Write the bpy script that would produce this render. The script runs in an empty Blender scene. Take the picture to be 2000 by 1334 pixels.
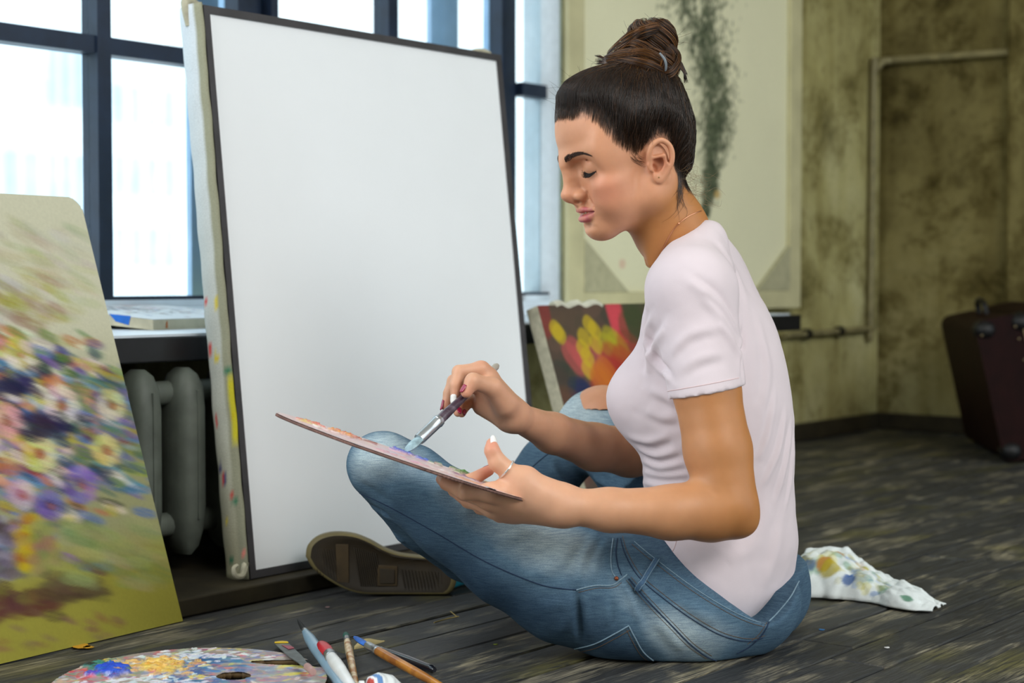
import bpy, bmesh, math, random
import numpy as np
from mathutils import Vector, Matrix
from mathutils.bvhtree import BVHTree

random.seed(7); rng = np.random.default_rng(7)
SC = bpy.context.scene
COL = SC.collection

# ------------------------------------------------------------------ camera, sky, light, exposure
H = 0.51; FPX = 3200.0; HOR = 545.0
PITCH = math.atan((667 - HOR) / FPX)
cam_d = bpy.data.cameras.new('camera'); cam = bpy.data.objects.new('camera', cam_d); COL.objects.link(cam)
cam.location = (0, 0, H); cam.rotation_euler = (math.pi / 2 - PITCH, 0, 0)
cam_d.sensor_width = 36.0; cam_d.sensor_fit = 'HORIZONTAL'; cam_d.lens = FPX * 36.0 / 2000.0
cam_d.clip_start = 0.05; cam_d.clip_end = 300
cam_d.dof.use_dof = True; cam_d.dof.focus_distance = 2.2; cam_d.dof.aperture_fstop = 4.5
SC.camera = cam

world = bpy.data.worlds.new('sky'); SC.world = world; world.use_nodes = True
bg = world.node_tree.nodes['Background']
bg.inputs[0].default_value = (0.86, 0.955, 1.0, 1); bg.inputs[1].default_value = 1.9

def area_light(name, loc, target, sx, sy, power, col):
    l = bpy.data.lights.new(name, 'AREA'); l.shape = 'RECTANGLE'; l.size = sx; l.size_y = sy; l.energy = power; l.color = col
    o = bpy.data.objects.new(name, l); COL.objects.link(o); o.location = loc
    o.rotation_euler = (Vector(target) - Vector(loc)).to_track_quat('-Z', 'Y').to_euler()
    return o
area_light("daylight_left_window", (-1.95, 0.80, 2.05), (0.15, 2.3, 0.5), 1.5, 1.9, 42, (0.97, 0.985, 1.0))
area_light("canvas_fill_light", (2.2, -1.2, 2.85), (0.15, 2.9, 0.45), 2.4, 1.6, 96, (1.0, 0.975, 0.93))  # added fill behind the camera to brighten the canvas; no window there

vs = SC.view_settings
vs.view_transform = 'Standard'; vs.look = 'None'; vs.exposure = 0.25; vs.gamma = 1.0; vs.use_curve_mapping = False

# ------------------------------------------------------------------ geometry of the place
TH = math.atan((3560 - 1000) / FPX)
DX, DY = math.sin(TH), math.cos(TH)           # along the window wall
NX, NY = -DY, DX                              # towards the window wall
def W(t, q, z=0.0): return np.array([t * DX + q * NX, t * DY + q * NY, z])
def ray(px, py):
    a = (px - 1000) / FPX; b = (667 - py) / FPX
    return np.array([a, math.cos(PITCH) + b * math.sin(PITCH), -math.sin(PITCH) + b * math.cos(PITCH)])
def pt(px, py, Y):
    r = ray(px, py); return np.array([0, 0, H]) + r * (Y / r[1])
def fl(px, py, z=0.0):
    r = ray(px, py); return np.array([0, 0, H]) + r * ((z - H) / r[2])
def onq(px, py, q):
    r = ray(px, py); k = q / (r[0] * NX + r[1] * NY)
    p = np.array([0, 0, H]) + r * k
    return p[0] * DX + p[1] * DY, p[2]
def ont(px, py, t):
    r = ray(px, py); k = t / (r[0] * DX + r[1] * DY)
    p = np.array([0, 0, H]) + r * k
    return p[0] * NX + p[1] * NY, p[2]

def lin(c):
    c = np.asarray(c, float) / 255.0
    return np.where(c <= 0.04045, c / 12.92, ((c + 0.055) / 1.055) ** 2.4)
def L4(*c): return tuple(float(v) for v in lin(c)) + (1.0,)

# ------------------------------------------------------------------ materials
def new_mat(name):
    m = bpy.data.materials.new(name); m.use_nodes = True
    return m, m.node_tree, m.node_tree.nodes['Principled BSDF']
def node(nt, typ, **kw):
    n = nt.nodes.new(typ)
    for k, v in kw.items(): setattr(n, k, v)
    return n
def ramp(nt, fac, stops, interp='LINEAR'):
    r = node(nt, 'ShaderNodeValToRGB'); r.color_ramp.interpolation = interp
    el = r.color_ramp.elements
    while len(el) < len(stops): el.new(0.5)
    for e, (p, c) in zip(el, stops): e.position = p; e.color = c
    nt.links.new(fac, r.inputs[0]); return r.outputs[0]
def mixc(nt, fac, a, b, mode='MIX'):
    m = node(nt, 'ShaderNodeMix', data_type='RGBA', blend_type=mode)
    for sock, v in ((m.inputs[0], fac), (m.inputs[6], a), (m.inputs[7], b)):
        if hasattr(v, 'is_linked'): nt.links.new(v, sock)
        else: sock.default_value = v
    return m.outputs[2]
def tex_coord(nt, scale=(1, 1, 1), rot=(0, 0, 0), kind='Object', loc=(0, 0, 0)):
    tc = node(nt, 'ShaderNodeTexCoord'); mp = node(nt, 'ShaderNodeMapping')
    mp.inputs['Scale'].default_value = scale; mp.inputs['Rotation'].default_value = rot; mp.inputs['Location'].default_value = loc
    nt.links.new(tc.outputs[kind], mp.inputs[0]); return mp.outputs[0]
def noise(nt, vec, scale, detail=4, rough=0.55, dist=0.0):
    n = node(nt, 'ShaderNodeTexNoise'); n.inputs['Scale'].default_value = scale; n.inputs['Detail'].default_value = detail
    n.inputs['Roughness'].default_value = rough; n.inputs['Distortion'].default_value = dist
    if vec is not None: nt.links.new(vec, n.inputs['Vector'])
    return n.outputs['Fac']
def bump(nt, bsdf, h, strength=0.3, dist=0.002):
    b = node(nt, 'ShaderNodeBump'); b.inputs['Strength'].default_value = strength; b.inputs['Distance'].default_value = dist
    nt.links.new(h, b.inputs['Height']); nt.links.new(b.outputs[0], bsdf.inputs['Normal'])
def plain(name, rgb, rough=0.6, metal=0.0, var=0.12, nscale=40, bmp=0.0, spec=0.4, coat=0.0):
    m, nt, b = new_mat(name)
    v = tex_coord(nt); f = noise(nt, v, nscale)
    base = lin(rgb); lo = tuple(base * (1 - var)) + (1,); hi = tuple(np.minimum(base * (1 + var), 1)) + (1,)
    nt.links.new(ramp(nt, f, [(0.3, lo), (0.7, hi)]), b.inputs['Base Color'])
    b.inputs['Roughness'].default_value = rough; b.inputs['Metallic'].default_value = metal
    b.inputs['Specular IOR Level'].default_value = spec; b.inputs['Coat Weight'].default_value = coat
    if bmp: bump(nt, b, f, bmp)
    return m
def vcol(name, rough=0.6, spec=0.3, fine=0.0, fscale=400, attr='Col', coat=0.0, bmp=0.0):
    m, nt, b = new_mat(name)
    a = node(nt, 'ShaderNodeAttribute', attribute_name=attr)
    out = a.outputs['Color']
    f = noise(nt, tex_coord(nt), fscale, 3)
    if fine:
        g = ramp(nt, f, [(0.3, (1 - fine,) * 3 + (1,)), (0.7, (1 + fine,) * 3 + (1,))])
        out = mixc(nt, 1.0, out, g, 'MULTIPLY')
    nt.links.new(out, b.inputs['Base Color'])
    b.inputs['Roughness'].default_value = rough; b.inputs['Specular IOR Level'].default_value = spec
    b.inputs['Coat Weight'].default_value = coat
    if bmp: bump(nt, b, f, bmp)
    return m

# ------------------------------------------------------------------ object helpers
OFF = {}
def thing(name, label, cat, loc, group=None, kind=None):
    o = bpy.data.objects.new(name, None); COL.objects.link(o); o.location = tuple(loc); o.empty_display_size = 0.05
    o['label'] = label; o['category'] = cat
    if group: o['group'] = group
    if kind: o['kind'] = kind
    OFF[o.name] = np.array(loc, float); return o
def tag(o, label, cat, group=None, kind=None):
    o['label'] = label; o['category'] = cat
    if group: o['group'] = group
    if kind: o['kind'] = kind
    return o
def mk(name, V, F, mat, parent=None, smooth=True, cols=None, label=None, angle=None):
    """one mesh object out of world-space vertices; origin at its base, or at the parent's origin"""
    V = np.asarray(V, float).reshape(-1, 3)
    if parent is not None: off = OFF[parent.name]
    else: off = np.array([(V[:, 0].min() + V[:, 0].max()) / 2, (V[:, 1].min() + V[:, 1].max()) / 2, V[:, 2].min()])
    me = bpy.data.meshes.new(name)
    VL = V - off
    if isinstance(F, np.ndarray) and F.ndim == 2:
        n, k = F.shape
        me.vertices.add(len(VL)); me.vertices.foreach_set('co', VL.astype(np.float32).ravel())
        me.loops.add(n * k); me.loops.foreach_set('vertex_index', F.astype(np.int32).ravel())
        me.polygons.add(n); me.polygons.foreach_set('loop_start', np.arange(0, n * k, k, dtype=np.int32))
        me.update(calc_edges=True); me.validate()
    else:
        me.from_pydata([tuple(v) for v in VL], [], [tuple(int(i) for i in f) for f in F])
    if smooth: me.polygons.foreach_set('use_smooth', np.ones(len(me.polygons), bool))
    if smooth and angle:
        try: me.set_sharp_from_angle(angle=math.radians(angle))
        except Exception: pass
    if cols is not None:
        a = me.color_attributes.new('Col', 'FLOAT_COLOR', 'POINT')
        c = np.ones((len(VL), 4), np.float32); c[:, :3] = cols
        a.data.foreach_set('color', c.ravel())
    if mat: me.materials.append(mat)
    o = bpy.data.objects.new(name, me); COL.objects.link(o)
    if parent is not None:
        o.parent = parent; OFF[o.name] = off
    else:
        o.location = tuple(off); OFF[o.name] = off
    if label: o['label'] = label
    return o
def struct(o): o['kind'] = 'structure'; return o

class MB:
    def __init__(s): s.V = []; s.F = []
    def add(s, V, F):
        b = len(s.V); s.V += [tuple(map(float, v)) for v in V]; s.F += [tuple(i + b for i in f) for f in F]; return s
    def box8(s, c):
        return s.add(c, [(0, 3, 2, 1), (4, 5, 6, 7), (0, 1, 5, 4), (1, 2, 6, 5), (2, 3, 7, 6), (3, 0, 4, 7)])
    def wbox(s, t0, t1, q0, q1, z0, z1):      # box in wall coordinates
        return s.box8([W(t0, q0, z0), W(t1, q0, z0), W(t1, q1, z0), W(t0, q1, z0), W(t0, q0, z1), W(t1, q0, z1), W(t1, q1, z1), W(t0, q1, z1)])
    def obox(s, o, a, b, c):                  # corner + three edge vectors
        o, a, b, c = map(np.asarray, (o, a, b, c))
        return s.box8([o, o + a, o + a + b, o + b, o + c, o + a + c, o + a + b + c, o + b + c])
    def tube(s, P, R, n=10, cap=True, flat=1.0, up=None):
        P = np.asarray(P, float); m = len(P); R = np.broadcast_to(np.asarray(R, float), (m,))
        T = np.gradient(P, axis=0); T /= np.linalg.norm(T, axis=1)[:, None] + 1e-12
        u = np.array(up if up is not None else (0.31, 0.2, 0.93), float)
        V = []
        for i in range(m):
            a = np.cross(T[i], u); 
            if np.linalg.norm(a) < 1e-6: a = np.cross(T[i], (1, 0, 0))
            a /= np.linalg.norm(a); b = np.cross(a, T[i]); 
            if up is None: u = b
            for k in range(n):
                w = 2 * math.pi * k / n
                V.append(P[i] + R[i] * (math.cos(w) * a + flat * math.sin(w) * b))
        F = [(i * n + k, i * n + (k + 1) % n, (i + 1) * n + (k + 1) % n, (i + 1) * n + k) for i in range(m - 1) for k in range(n)]
        if cap: F += [tuple(range(n - 1, -1, -1)), tuple((m - 1) * n + k for k in range(n))]
        return s.add(V, F)
    def prism(s, poly, vec):                  # polygon in 3D extruded along vec
        poly = [np.asarray(p, float) for p in poly]; n = len(poly); vec = np.asarray(vec, float)
        V = poly + [p + vec for p in poly]
        F = [tuple(range(n - 1, -1, -1)), tuple(range(n, 2 * n))] + [(i, (i + 1) % n, n + (i + 1) % n, n + i) for i in range(n)]
        return s.add(V, F)
    def ball(s, c, r, nu=12, nv=8, M=None):
        c = np.asarray(c, float); r = np.broadcast_to(np.asarray(r, float), (3,)); M = np.eye(3) if M is None else np.asarray(M)
        V = []; F = []
        for j in range(nv + 1):
            ph = math.pi * j / nv
            for i in range(nu):
                th = 2 * math.pi * i / nu
                V.append(c + M @ (r * np.array([math.sin(ph) * math.cos(th), math.sin(ph) * math.sin(th), math.cos(ph)])))
        for j in range(nv):
            for i in range(nu):
                F.append((j * nu + i, (j + 1) * nu + i, (j + 1) * nu + (i + 1) % nu, j * nu + (i + 1) % nu))
        return s.add(V, F)
    def build(s, name, mat, parent=None, smooth=False, label=None, angle=40, bevel=0.0):
        o = mk(name, s.V, s.F, mat, parent, smooth or bevel > 0, label=label, angle=angle)
        if bevel:
            m = o.modifiers.new('bevel', 'BEVEL'); m.width = bevel; m.segments = 2; m.limit_method = 'ANGLE'; m.angle_limit = math.radians(50)
        return o
def spline(P, n):
    """Catmull-Rom through the rows of P"""
    P = np.asarray(P, float); m = len(P)
    t = np.linspace(0, m - 1, n); i = np.clip(t.astype(int), 0, m - 2); u = (t - i)[:, None]
    g = lambda k: P[np.clip(k, 0, m - 1)]
    p0, p1, p2, p3 = g(i - 1), g(i), g(i + 1), g(i + 2)
    return 0.5 * (2 * p1 + (p2 - p0) * u + (2 * p0 - 5 * p1 + 4 * p2 - p3) * u ** 2 + (3 * p1 - p0 - 3 * p2 + p3) * u ** 3)
def grid_faces(nu, nv):
    i, j = np.meshgrid(np.arange(nu - 1), np.arange(nv - 1), indexing='ij')
    a = (i * nv + j).ravel(); return np.stack([a, a + nv, a + nv + 1, a + 1], 1)
def vnoise(P, scale, seed=0, octaves=3):
    """cheap smooth value noise in -1..1"""
    P = np.asarray(P, float) * scale; out = np.zeros(P.shape[:-1]); amp = 1.0; tot = 0
    for o in range(octaves):
        i = np.floor(P).astype(np.int64); f = P - i; f = f * f * (3 - 2 * f)
        def hsh(a, b, c):
            n = (a * 374761393 + b * 668265263 + c * 2147483647 + (seed + o) * 1274126177) & 0xffffffff
            n = ((n ^ (n >> 13)) * 1274126177) & 0xffffffff
            return ((n ^ (n >> 16)) & 0xffff) / 32767.5 - 1
        v = 0
        for dx in (0, 1):
            for dy in (0, 1):
                for dz in (0, 1):
                    w = (f[..., 0] if dx else 1 - f[..., 0]) * (f[..., 1] if dy else 1 - f[..., 1]) * (f[..., 2] if dz else 1 - f[..., 2])
                    v = v + w * hsh(i[..., 0] + dx, i[..., 1] + dy, i[..., 2] + dz)
        out += amp * v; tot += amp; amp *= 0.5; P = P * 2.03 + 17.1
    return out / tot
# ================================================================== THE ROOM
QB, QS, QW, QG = 1.917, 2.082, 2.52, 2.585       # plinth front, sill front, wall face, glass plane
TR = 5.15                                        # right wall
ZC = 3.3
SILL_Z = 0.421
t_sill_end = onq(1565, 606, QS)[0]
t_jamb = onq(1100, 300, QW)[0]

# ---- materials of the shell
def wall_mat(name, hue, stain_scale, dark):
    m, nt, b = new_mat(name)
    v = tex_coord(nt, kind='Object')
    big = noise(nt, v, 1.5, 6, 0.62, 0.2); mid = noise(nt, v, 4.2, 9, 0.72, 0.25); fine = noise(nt, v, 28, 5, 0.6)
    c = ramp(nt, big, [(0.28, hue[0]), (0.5, hue[1]), (0.72, hue[2])])
    st = ramp(nt, mid, [(0.33, (0.14, 0.13, 0.08, 1)), (0.43, (0.55, 0.52, 0.42, 1)), (0.52, (1, 1, 1, 1)), (0.72, (1.2, 1.2, 1.15, 1))])
    c = mixc(nt, dark, c, st, 'MULTIPLY')
    sp = ramp(nt, fine, [(0.30, (0.45, 0.43, 0.36, 1)), (0.42, (1, 1, 1, 1))])
    c = mixc(nt, 0.55, c, sp, 'MULTIPLY')
    vs_ = tex_coord(nt, scale=(7, 7, 0.7)); run = noise(nt, vs_, 1.6, 4, 0.6, 0.3)
    rr = ramp(nt, run, [(0.35, (0.62, 0.58, 0.42, 1)), (0.55, (1, 1, 1, 1))])
    c = mixc(nt, 0.6, c, rr, 'MULTIPLY')
    nt.links.new(c, b.inputs['Base Color']); b.inputs['Roughness'].default_value = 0.9; b.inputs['Specular IOR Level'].default_value = 0.15
    bump(nt, b, mid, 0.6, 0.012)
    return m
M_wall = wall_mat('grimy_plaster', [L4(128, 118, 70), L4(172, 165, 114), L4(198, 194, 150)], 5, 0.85)
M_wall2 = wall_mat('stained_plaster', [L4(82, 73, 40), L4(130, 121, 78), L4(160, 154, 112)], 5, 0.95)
M_ceil = plain('whitewash', (205, 200, 188), 0.9)
M_frame = plain('navy_window_paint', (22, 36, 56), 0.45, var=0.25, nscale=20)
M_frame_out = plain('blue_grey_window_paint', (168, 196, 226), 0.6, var=0.12, nscale=9)
M_black = plain('black_sill_paint', (16, 17, 20), 0.42, var=0.3, nscale=30, bmp=0.05)
M_silltop = plain('white_sill_top', (205, 214, 222), 0.4, var=0.1, nscale=15)
M_plinth = plain('dark_olive_plinth_wood', (44, 38, 22), 0.8, var=0.45, nscale=12, bmp=0.2)
def glass_mat():
    m, nt, b = new_mat('window_glass'); nt.nodes.remove(b)
    tr = node(nt, 'ShaderNodeBsdfTransparent'); gl = node(nt, 'ShaderNodeBsdfGlossy'); gl.inputs['Roughness'].default_value = 0.03
    tr.inputs[0].default_value = (0.94, 0.985, 1.0, 1)
    lw = node(nt, 'ShaderNodeLayerWeight'); lw.inputs[0].default_value = 0.5
    pw = node(nt, 'ShaderNodeMath', operation='POWER'); pw.inputs[1].default_value = 5.0; nt.links.new(lw.outputs['Facing'], pw.inputs[0])
    fr = node(nt, 'ShaderNodeMath', operation='MULTIPLY_ADD'); fr.inputs[1].default_value = 0.9; fr.inputs[2].default_value = 0.04; nt.links.new(pw.outputs[0], fr.inputs[0])
    v = tex_coord(nt, scale=(1, 1, 0.5)); dirt = ramp(nt, noise(nt, v, 7, 4), [(0.35, (0.8, 0.87, 0.9, 1)), (0.65, (1, 1, 1, 1))])
    nt.links.new(mixc(nt, 0.6, (0.94, 0.985, 1.0, 1), dirt, 'MULTIPLY'), tr.inputs[0])
    mx = node(nt, 'ShaderNodeMixShader'); nt.links.new(fr.outputs[0], mx.inputs[0]); nt.links.new(tr.outputs[0], mx.inputs[1]); nt.links.new(gl.outputs[0], mx.inputs[2])
    nt.links.new(mx.outputs[0], nt.nodes['Material Output'].inputs[0]); return m
M_glass = glass_mat()
M_white = plain('white_window_rail', (214, 226, 236), 0.5, var=0.06, nscale=12)

# ---- floor: worn dark boards, each one an object
M_sub = plain('floor_void', (10, 10, 9), 0.95)
def plank_mat():
    m, nt, b = new_mat('worn_dark_floorboard')
    info = node(nt, 'ShaderNodeObjectInfo')
    rz = -(math.pi / 2 - TH)
    tc = node(nt, 'ShaderNodeTexCoord')
    # rotate so that x runs along the boards
    mp0 = node(nt, 'ShaderNodeMapping'); mp0.inputs['Rotation'].default_value = (0, 0, rz); nt.links.new(tc.outputs['Object'], mp0.inputs[0])
    addv = node(nt, 'ShaderNodeVectorMath', operation='ADD'); nt.links.new(mp0.outputs[0], addv.inputs[0])
    cmb = node(nt, 'ShaderNodeCombineXYZ'); mul = node(nt, 'ShaderNodeMath', operation='MULTIPLY'); mul.inputs[1].default_value = 37.0
    nt.links.new(info.outputs['Random'], mul.inputs[0]); nt.links.new(mul.outputs[0], cmb.inputs[0]); nt.links.new(mul.outputs[0], cmb.inputs[1]); nt.links.new(cmb.outputs[0], addv.inputs[1])
    def mapped(s):
        mp = node(nt, 'ShaderNodeMapping'); mp.inputs['Scale'].default_value = s; nt.links.new(addv.outputs[0], mp.inputs[0]); return mp.outputs[0]
    grain = noise(nt, mapped((3.0, 70, 30)), 3.2, 6, 0.7, 1.2)
    wear = noise(nt, mapped((2.2, 7, 2)), 2.2, 5, 0.6, 0.6)
    blot = noise(nt, mapped((3, 6, 3)), 1.2, 3, 0.5)
    base = ramp(nt, grain, [(0.25, L4(26, 27, 28)), (0.5, L4(50, 51, 52)), (0.75, L4(78, 80, 80))])
    worn = ramp(nt, grain, [(0.3, L4(84, 78, 64)), (0.7, L4(164, 156, 132))])
    wf = ramp(nt, wear, [(0.50, (0, 0, 0, 1)), (0.66, (1, 1, 1, 1))])
    gf = ramp(nt, grain, [(0.40, (0, 0, 0, 1)), (0.58, (1, 1, 1, 1))])
    fac = mixc(nt, 1.0, wf, gf, 'MULTIPLY')
    c = mixc(nt, fac, base, worn)
    ol = ramp(nt, blot, [(0.54, (0, 0, 0, 1)), (0.68, (1, 1, 1, 1))])
    ol2 = mixc(nt, 1.0, mixc(nt, 1.0, ol, gf, 'MULTIPLY'), (0.55, 0.55, 0.55, 1), 'MULTIPLY')
    c = mixc(nt, ol2, c, L4(110, 104, 40))
    tint = ramp(nt, info.outputs['Random'], [(0, (0.75, 0.76, 0.78, 1)), (1, (1.12, 1.1, 1.06, 1))])
    c = mixc(nt, 1.0, c, tint, 'MULTIPLY')
    nt.links.new(c, b.inputs['Base Color'])
    rr = ramp(nt, grain, [(0.3, (0.42,) * 3 + (1,)), (0.7, (0.68,) * 3 + (1,))]); nt.links.new(rr, b.inputs['Roughness'])
    b.inputs['Specular IOR Level'].default_value = 0.45
    bump(nt, b, grain, 0.55, 0.0025)
    return m
M_plank = plank_mat()
mb = MB(); mb.wbox(-4, TR + .1, -3.0, QG + .3, -0.06, -0.022)
floor = struct(mb.build('floor', M_sub))
PW = 0.0843
rows = [0.868 + PW * k for k in range(-22, 22)]
for ri, q0 in enumerate(rows):
    q1 = q0 + PW
    if q0 > QW: break
    t = -3.4 + random.random() * 1.5
    if abs(q0 - (0.868 + 2 * PW)) < 0.01: cuts = [-3.0, 2.06, 4.4, TR]
    elif abs(q0 - (0.868 + PW)) < 0.01: cuts = [-3.0, 1.98, 3.9, TR]
    else:
        cuts = [-3.0]
        while cuts[-1] < TR - 0.5: cuts.append(min(TR, cuts[-1] + random.uniform(1.6, 3.0)))
        cuts[-1] = TR
    for a, b_ in zip(cuts[:-1], cuts[1:]):
        if q0 < 0.4 and a > 3.5: pass
        g0 = random.uniform(0.0012, 0.0030); g1 = random.uniform(0.0012, 0.0030)
        if abs(q0 - (0.868 + 2 * PW)) < 0.01 and a > 2: g0 = 0.0055
        zt = random.uniform(-0.0022, 0.0)
        e = 0.0015
        p = MB()
        A = (a + e, b_ - e, q0 + g0, q1 - g1)
        c = 0.0022
        lo = [W(A[0], A[2], -0.021), W(A[1], A[2], -0.021), W(A[1], A[3], -0.021), W(A[0], A[3], -0.021)]
        md = [W(A[0], A[2], zt - c), W(A[1], A[2], zt - c), W(A[1], A[3], zt - c), W(A[0], A[3], zt - c)]
        hi = [W(A[0] + c, A[2] + c, zt), W(A[1] - c, A[2] + c, zt), W(A[1] - c, A[3] - c, zt), W(A[0] + c, A[3] - c, zt)]
        V = lo + md + hi; F = [(8, 9, 10, 11)]
        for k in range(4):
            n_ = (k + 1) % 4
            F += [(k, n_, 4 + n_, 4 + k), (4 + k, 4 + n_, 8 + n_, 8 + k)]
        p.add(V, F); p.build('floorboard', M_plank, floor)

# ---- walls
mb = MB()
mb.wbox(t_jamb, TR, QW, QW + 0.12, -.06, ZC)                       # wall right of the windows
mb.wbox(-3.2, t_jamb, QW, QW + 0.12, -.06, SILL_Z + 0.03)          # under the windows
mb.wbox(-3.2, t_jamb, QW, QW + 0.12, 2.75, ZC)                  # lintel
wall_back = struct(mb.build('wall_back', M_wall))
mb = MB(); mb.wbox(TR, TR + 0.2, -2.0, QW + 0.12, -.06, ZC)
wall_right = struct(mb.build('wall_right', M_wall2))
mb = MB(); mb.wbox(-3.2, TR + .2, -2.0, QW + 0.4, ZC, ZC + 0.12)
struct(mb.build('ceiling', M_ceil))
mb = MB(); mb.box8([(x, y, z) for z in (-.06, ZC) for x, y in ((-3.2, -2.2), (4.6, -2.2), (4.6, -2.05), (-3.2, -2.05))]); struct(mb.build('wall_front', plain('grey_plaster', (120, 116, 104), .9)))  # unseen wall behind the camera, added to cut sky fill for contrast
mb = MB(); mb.wbox(t_sill_end - .40, TR, QW - 0.018, QW, 0, 0.055); struct(mb.build('baseboard_back', M_plinth, bevel=0.004))
mb = MB(); mb.wbox(TR - 0.018, TR, -1.9, QW - 0.018, 0, 0.055); struct(mb.build('baseboard_right', M_plinth, bevel=0.004))

# plaster pilaster strips on the right wall
q0, _ = ont(1975, 400, TR); q1, _ = ont(1990, 400, TR)
mb = MB(); mb.wbox(TR - 0.05, TR, q1 - 0.5, q0, 0.055, ZC); struct(mb.build('trim_1', M_wall2, wall_right, bevel=0.01))
# conduit running over the walls
M_pipe = plain('painted_conduit', (128, 120, 84), 0.55, var=0.3, nscale=25)
ta, za = onq(1530, 656, QW - 0.02); tb, zb = onq(1700, 642, QW - 0.02)
qt, zt_ = ont(1716, 124, TR - 0.02); q_end, z_end = ont(2050, 97, TR - 0.02)
pp = [W(ta, QW - .02, za), W(tb - .03, QW - .02, zb), W(tb - .008, QW - .02, zb + .008), W(tb, QW - .02, zb + .03), W(tb + .01, QW - .02, zt_ - .06),
      W(tb + .02, QW - .02, zt_ - .03)]
pipe = thing('heating_pipe', 'thin grimy painted pipe running along the plaster and up into the corner', 'pipe', W(tb, QW - .02, za))
MB().tube(spline(pp, 60), 0.011, 10).build('pipe_run', M_pipe, pipe, True)
pp = [W(tb + .02, QW - .02, zt_ - .03), W(tb + .05, QW - .03, zt_), W(TR - .03, QW - .05, zt_ + .004), W(TR - .022, qt - .05, zt_ + .006), W(TR - .022, q_end, z_end)]
MB().tube(spline(pp, 60), 0.013, 10).build('pipe_run', M_pipe, pipe, True)
for f_ in (0.25, 0.62):
    mb = MB(); mb.tube([W(ta + (tb - ta) * f_ - .012, QW - .02, za + (zb - za) * f_), W(ta + (tb - ta) * f_ + .012, QW - .02, za + (zb - za) * f_)], 0.017, 12)
    mb.build('pipe_clip', M_black, pipe, True)

# ---- plinth step under the windows
mb = MB(); mb.wbox(-3.0, t_sill_end - 0.42, QB, QW, 0.0, 0.028)
struct(mb.build('trim_2', M_plinth, bevel=0.003))
# ---- sill: black board with a pale top
mb = MB(); mb.wbox(-3.0, t_sill_end, QS, QW + 0.02, SILL_Z - 0.045, SILL_Z - 0.004)
sill = struct(mb.build('window_sill', M_black, bevel=0.003))
mb = MB(); mb.wbox(-3.0, t_sill_end - 0.05, QS + 0.006, QW + 0.1, SILL_Z - 0.005, SILL_Z)
struct(mb.build('sill_top', M_silltop, sill))
for tt in (onq(760, 700, QS + .1)[0], 0.6, t_sill_end - 0.3):
    mb = MB(); mb.wbox(tt, tt + 0.05, QS + 0.03, QW, 0.028, SILL_Z - 0.045); struct(mb.build('sill_bracket', M_black, sill))

mb = MB(); mb.wbox(-3.0, t_jamb, QW - 0.05, QW - 0.002, SILL_Z, SILL_Z + 0.022); struct(mb.build('trim_6', M_white, bevel=0.002))
mb = MB(); mb.wbox(-3.0, t_jamb, QW - 0.004, QG - .031, SILL_Z + .022, SILL_Z + 0.034); struct(mb.build('trim_7', M_white))
# ---- windows: navy inner frames, blue-grey outer frames behind them, glass between
tp1 = (onq(460, 5, QG)[0], onq(511, 5, QG)[0]); tp2 = (onq(972, 5, QG)[0], onq(1008, 5, QG)[0])
span = tp2[0] - tp1[0]
ztop = 2.72; zb_ = SILL_Z + 0.035
tend = t_jamb - 0.012
bays = [(tp1[0] - span, tp1[0]), (tp1[1], tp2[0]), (tp2[1], tend), (tp1[0] - 2 * span, tp1[0] - span - 0.06), (tp1[0] - 3 * span, tp1[0] - 2 * span - 0.06)]
z_bar = onq(187, 90, QG)[1]; z_bar3 = onq(1040, 179, QG)[1]; z_gl = onq(300, 578, QG)[1]
for k, (a, b_) in enumerate(bays):
    w = thing('window_%d' % (k + 1), ['tall navy-framed window behind the flower painting', 'tall navy-framed window behind the blank canvas',
        'narrow navy-framed window beside the woman\'s face', 'tall window further along the wall, outside the view', 'farthest tall window along the wall'][k], 'window', W((a + b_) / 2, QG, zb_), kind='structure')
    mb = MB()
    if k != 2:
        mb.wbox(a, a + 0.02, QG - .03, QG + .03, zb_, ztop); mb.wbox(b_ - 0.02, b_, QG - .03, QG + .03, zb_, ztop)
    mb.wbox(a, b_, QG - .03, QG + .03, z_gl - .007, z_gl); mb.wbox(a, b_, QG - .03, QG + .03, ztop - .05, ztop)
    mb.build('frame', M_frame, w)
    MB().wbox(a, b_, QG - .03, QG + .03, zb_ - .02, z_gl - .007).build('bottom_rail', M_white, w)
    if k == 0: tm = onq(187, 200, QG)[0]
    elif k == 1: tm = onq(751, 20, QG)[0]
    else: tm = a + (b_ - a) * 0.55
    if k != 2:
        mb = MB(); mb.wbox(tm - .016, tm + .016, QG - .028, QG + .02, zb_, ztop); mb.build('mullion', M_frame, w)
    segs = [(a, tm - .016), (tm + .016, b_)] if k != 2 else [(a, b_)]
    zr = z_bar if k != 2 else z_bar3
    for s0, s1 in segs:
        for zz in (zr, zr + 0.95):
            mb = MB(); mb.wbox(s0, s1, QG - .022, QG + .02, zz - .0165, zz + .0165); mb.build('muntin', M_frame, w)
        for z0, z1 in ((z_gl, zr - .016), (zr + .016, zr + .934), (zr + .966, ztop - .05)):
            mb = MB(); mb.wbox(s0, s1, QG - .002, QG + .002, z0, z1); mb.build('pane', M_glass, w)
    # the outer sash a hand's breadth further out
    mb = MB(); ob = b_ + 0.10 if k != 2 else b_
    if k == 0: oa_, ob_ = onq(366, 200, QG + .16)[0], onq(426, 200, QG + .16)[0]
    elif k == 1: oa_, ob_ = onq(836, 20, QG + .16)[0], onq(889, 20, QG + .16)[0]
    else: oa_, ob_ = b_ + 0.02, b_ + 0.05
    mb.wbox(oa_, ob_, QG + .15, QG + .165, zb_, ztop); mb.wbox(a, ob_, QG + .15, QG + .165, ztop - .06, ztop); mb.wbox(a, ob_, QG + .15, QG + .165, zb_ - .02, z_gl - 0.012)
    mb.build('outer_sash', M_frame_out, w)
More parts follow.
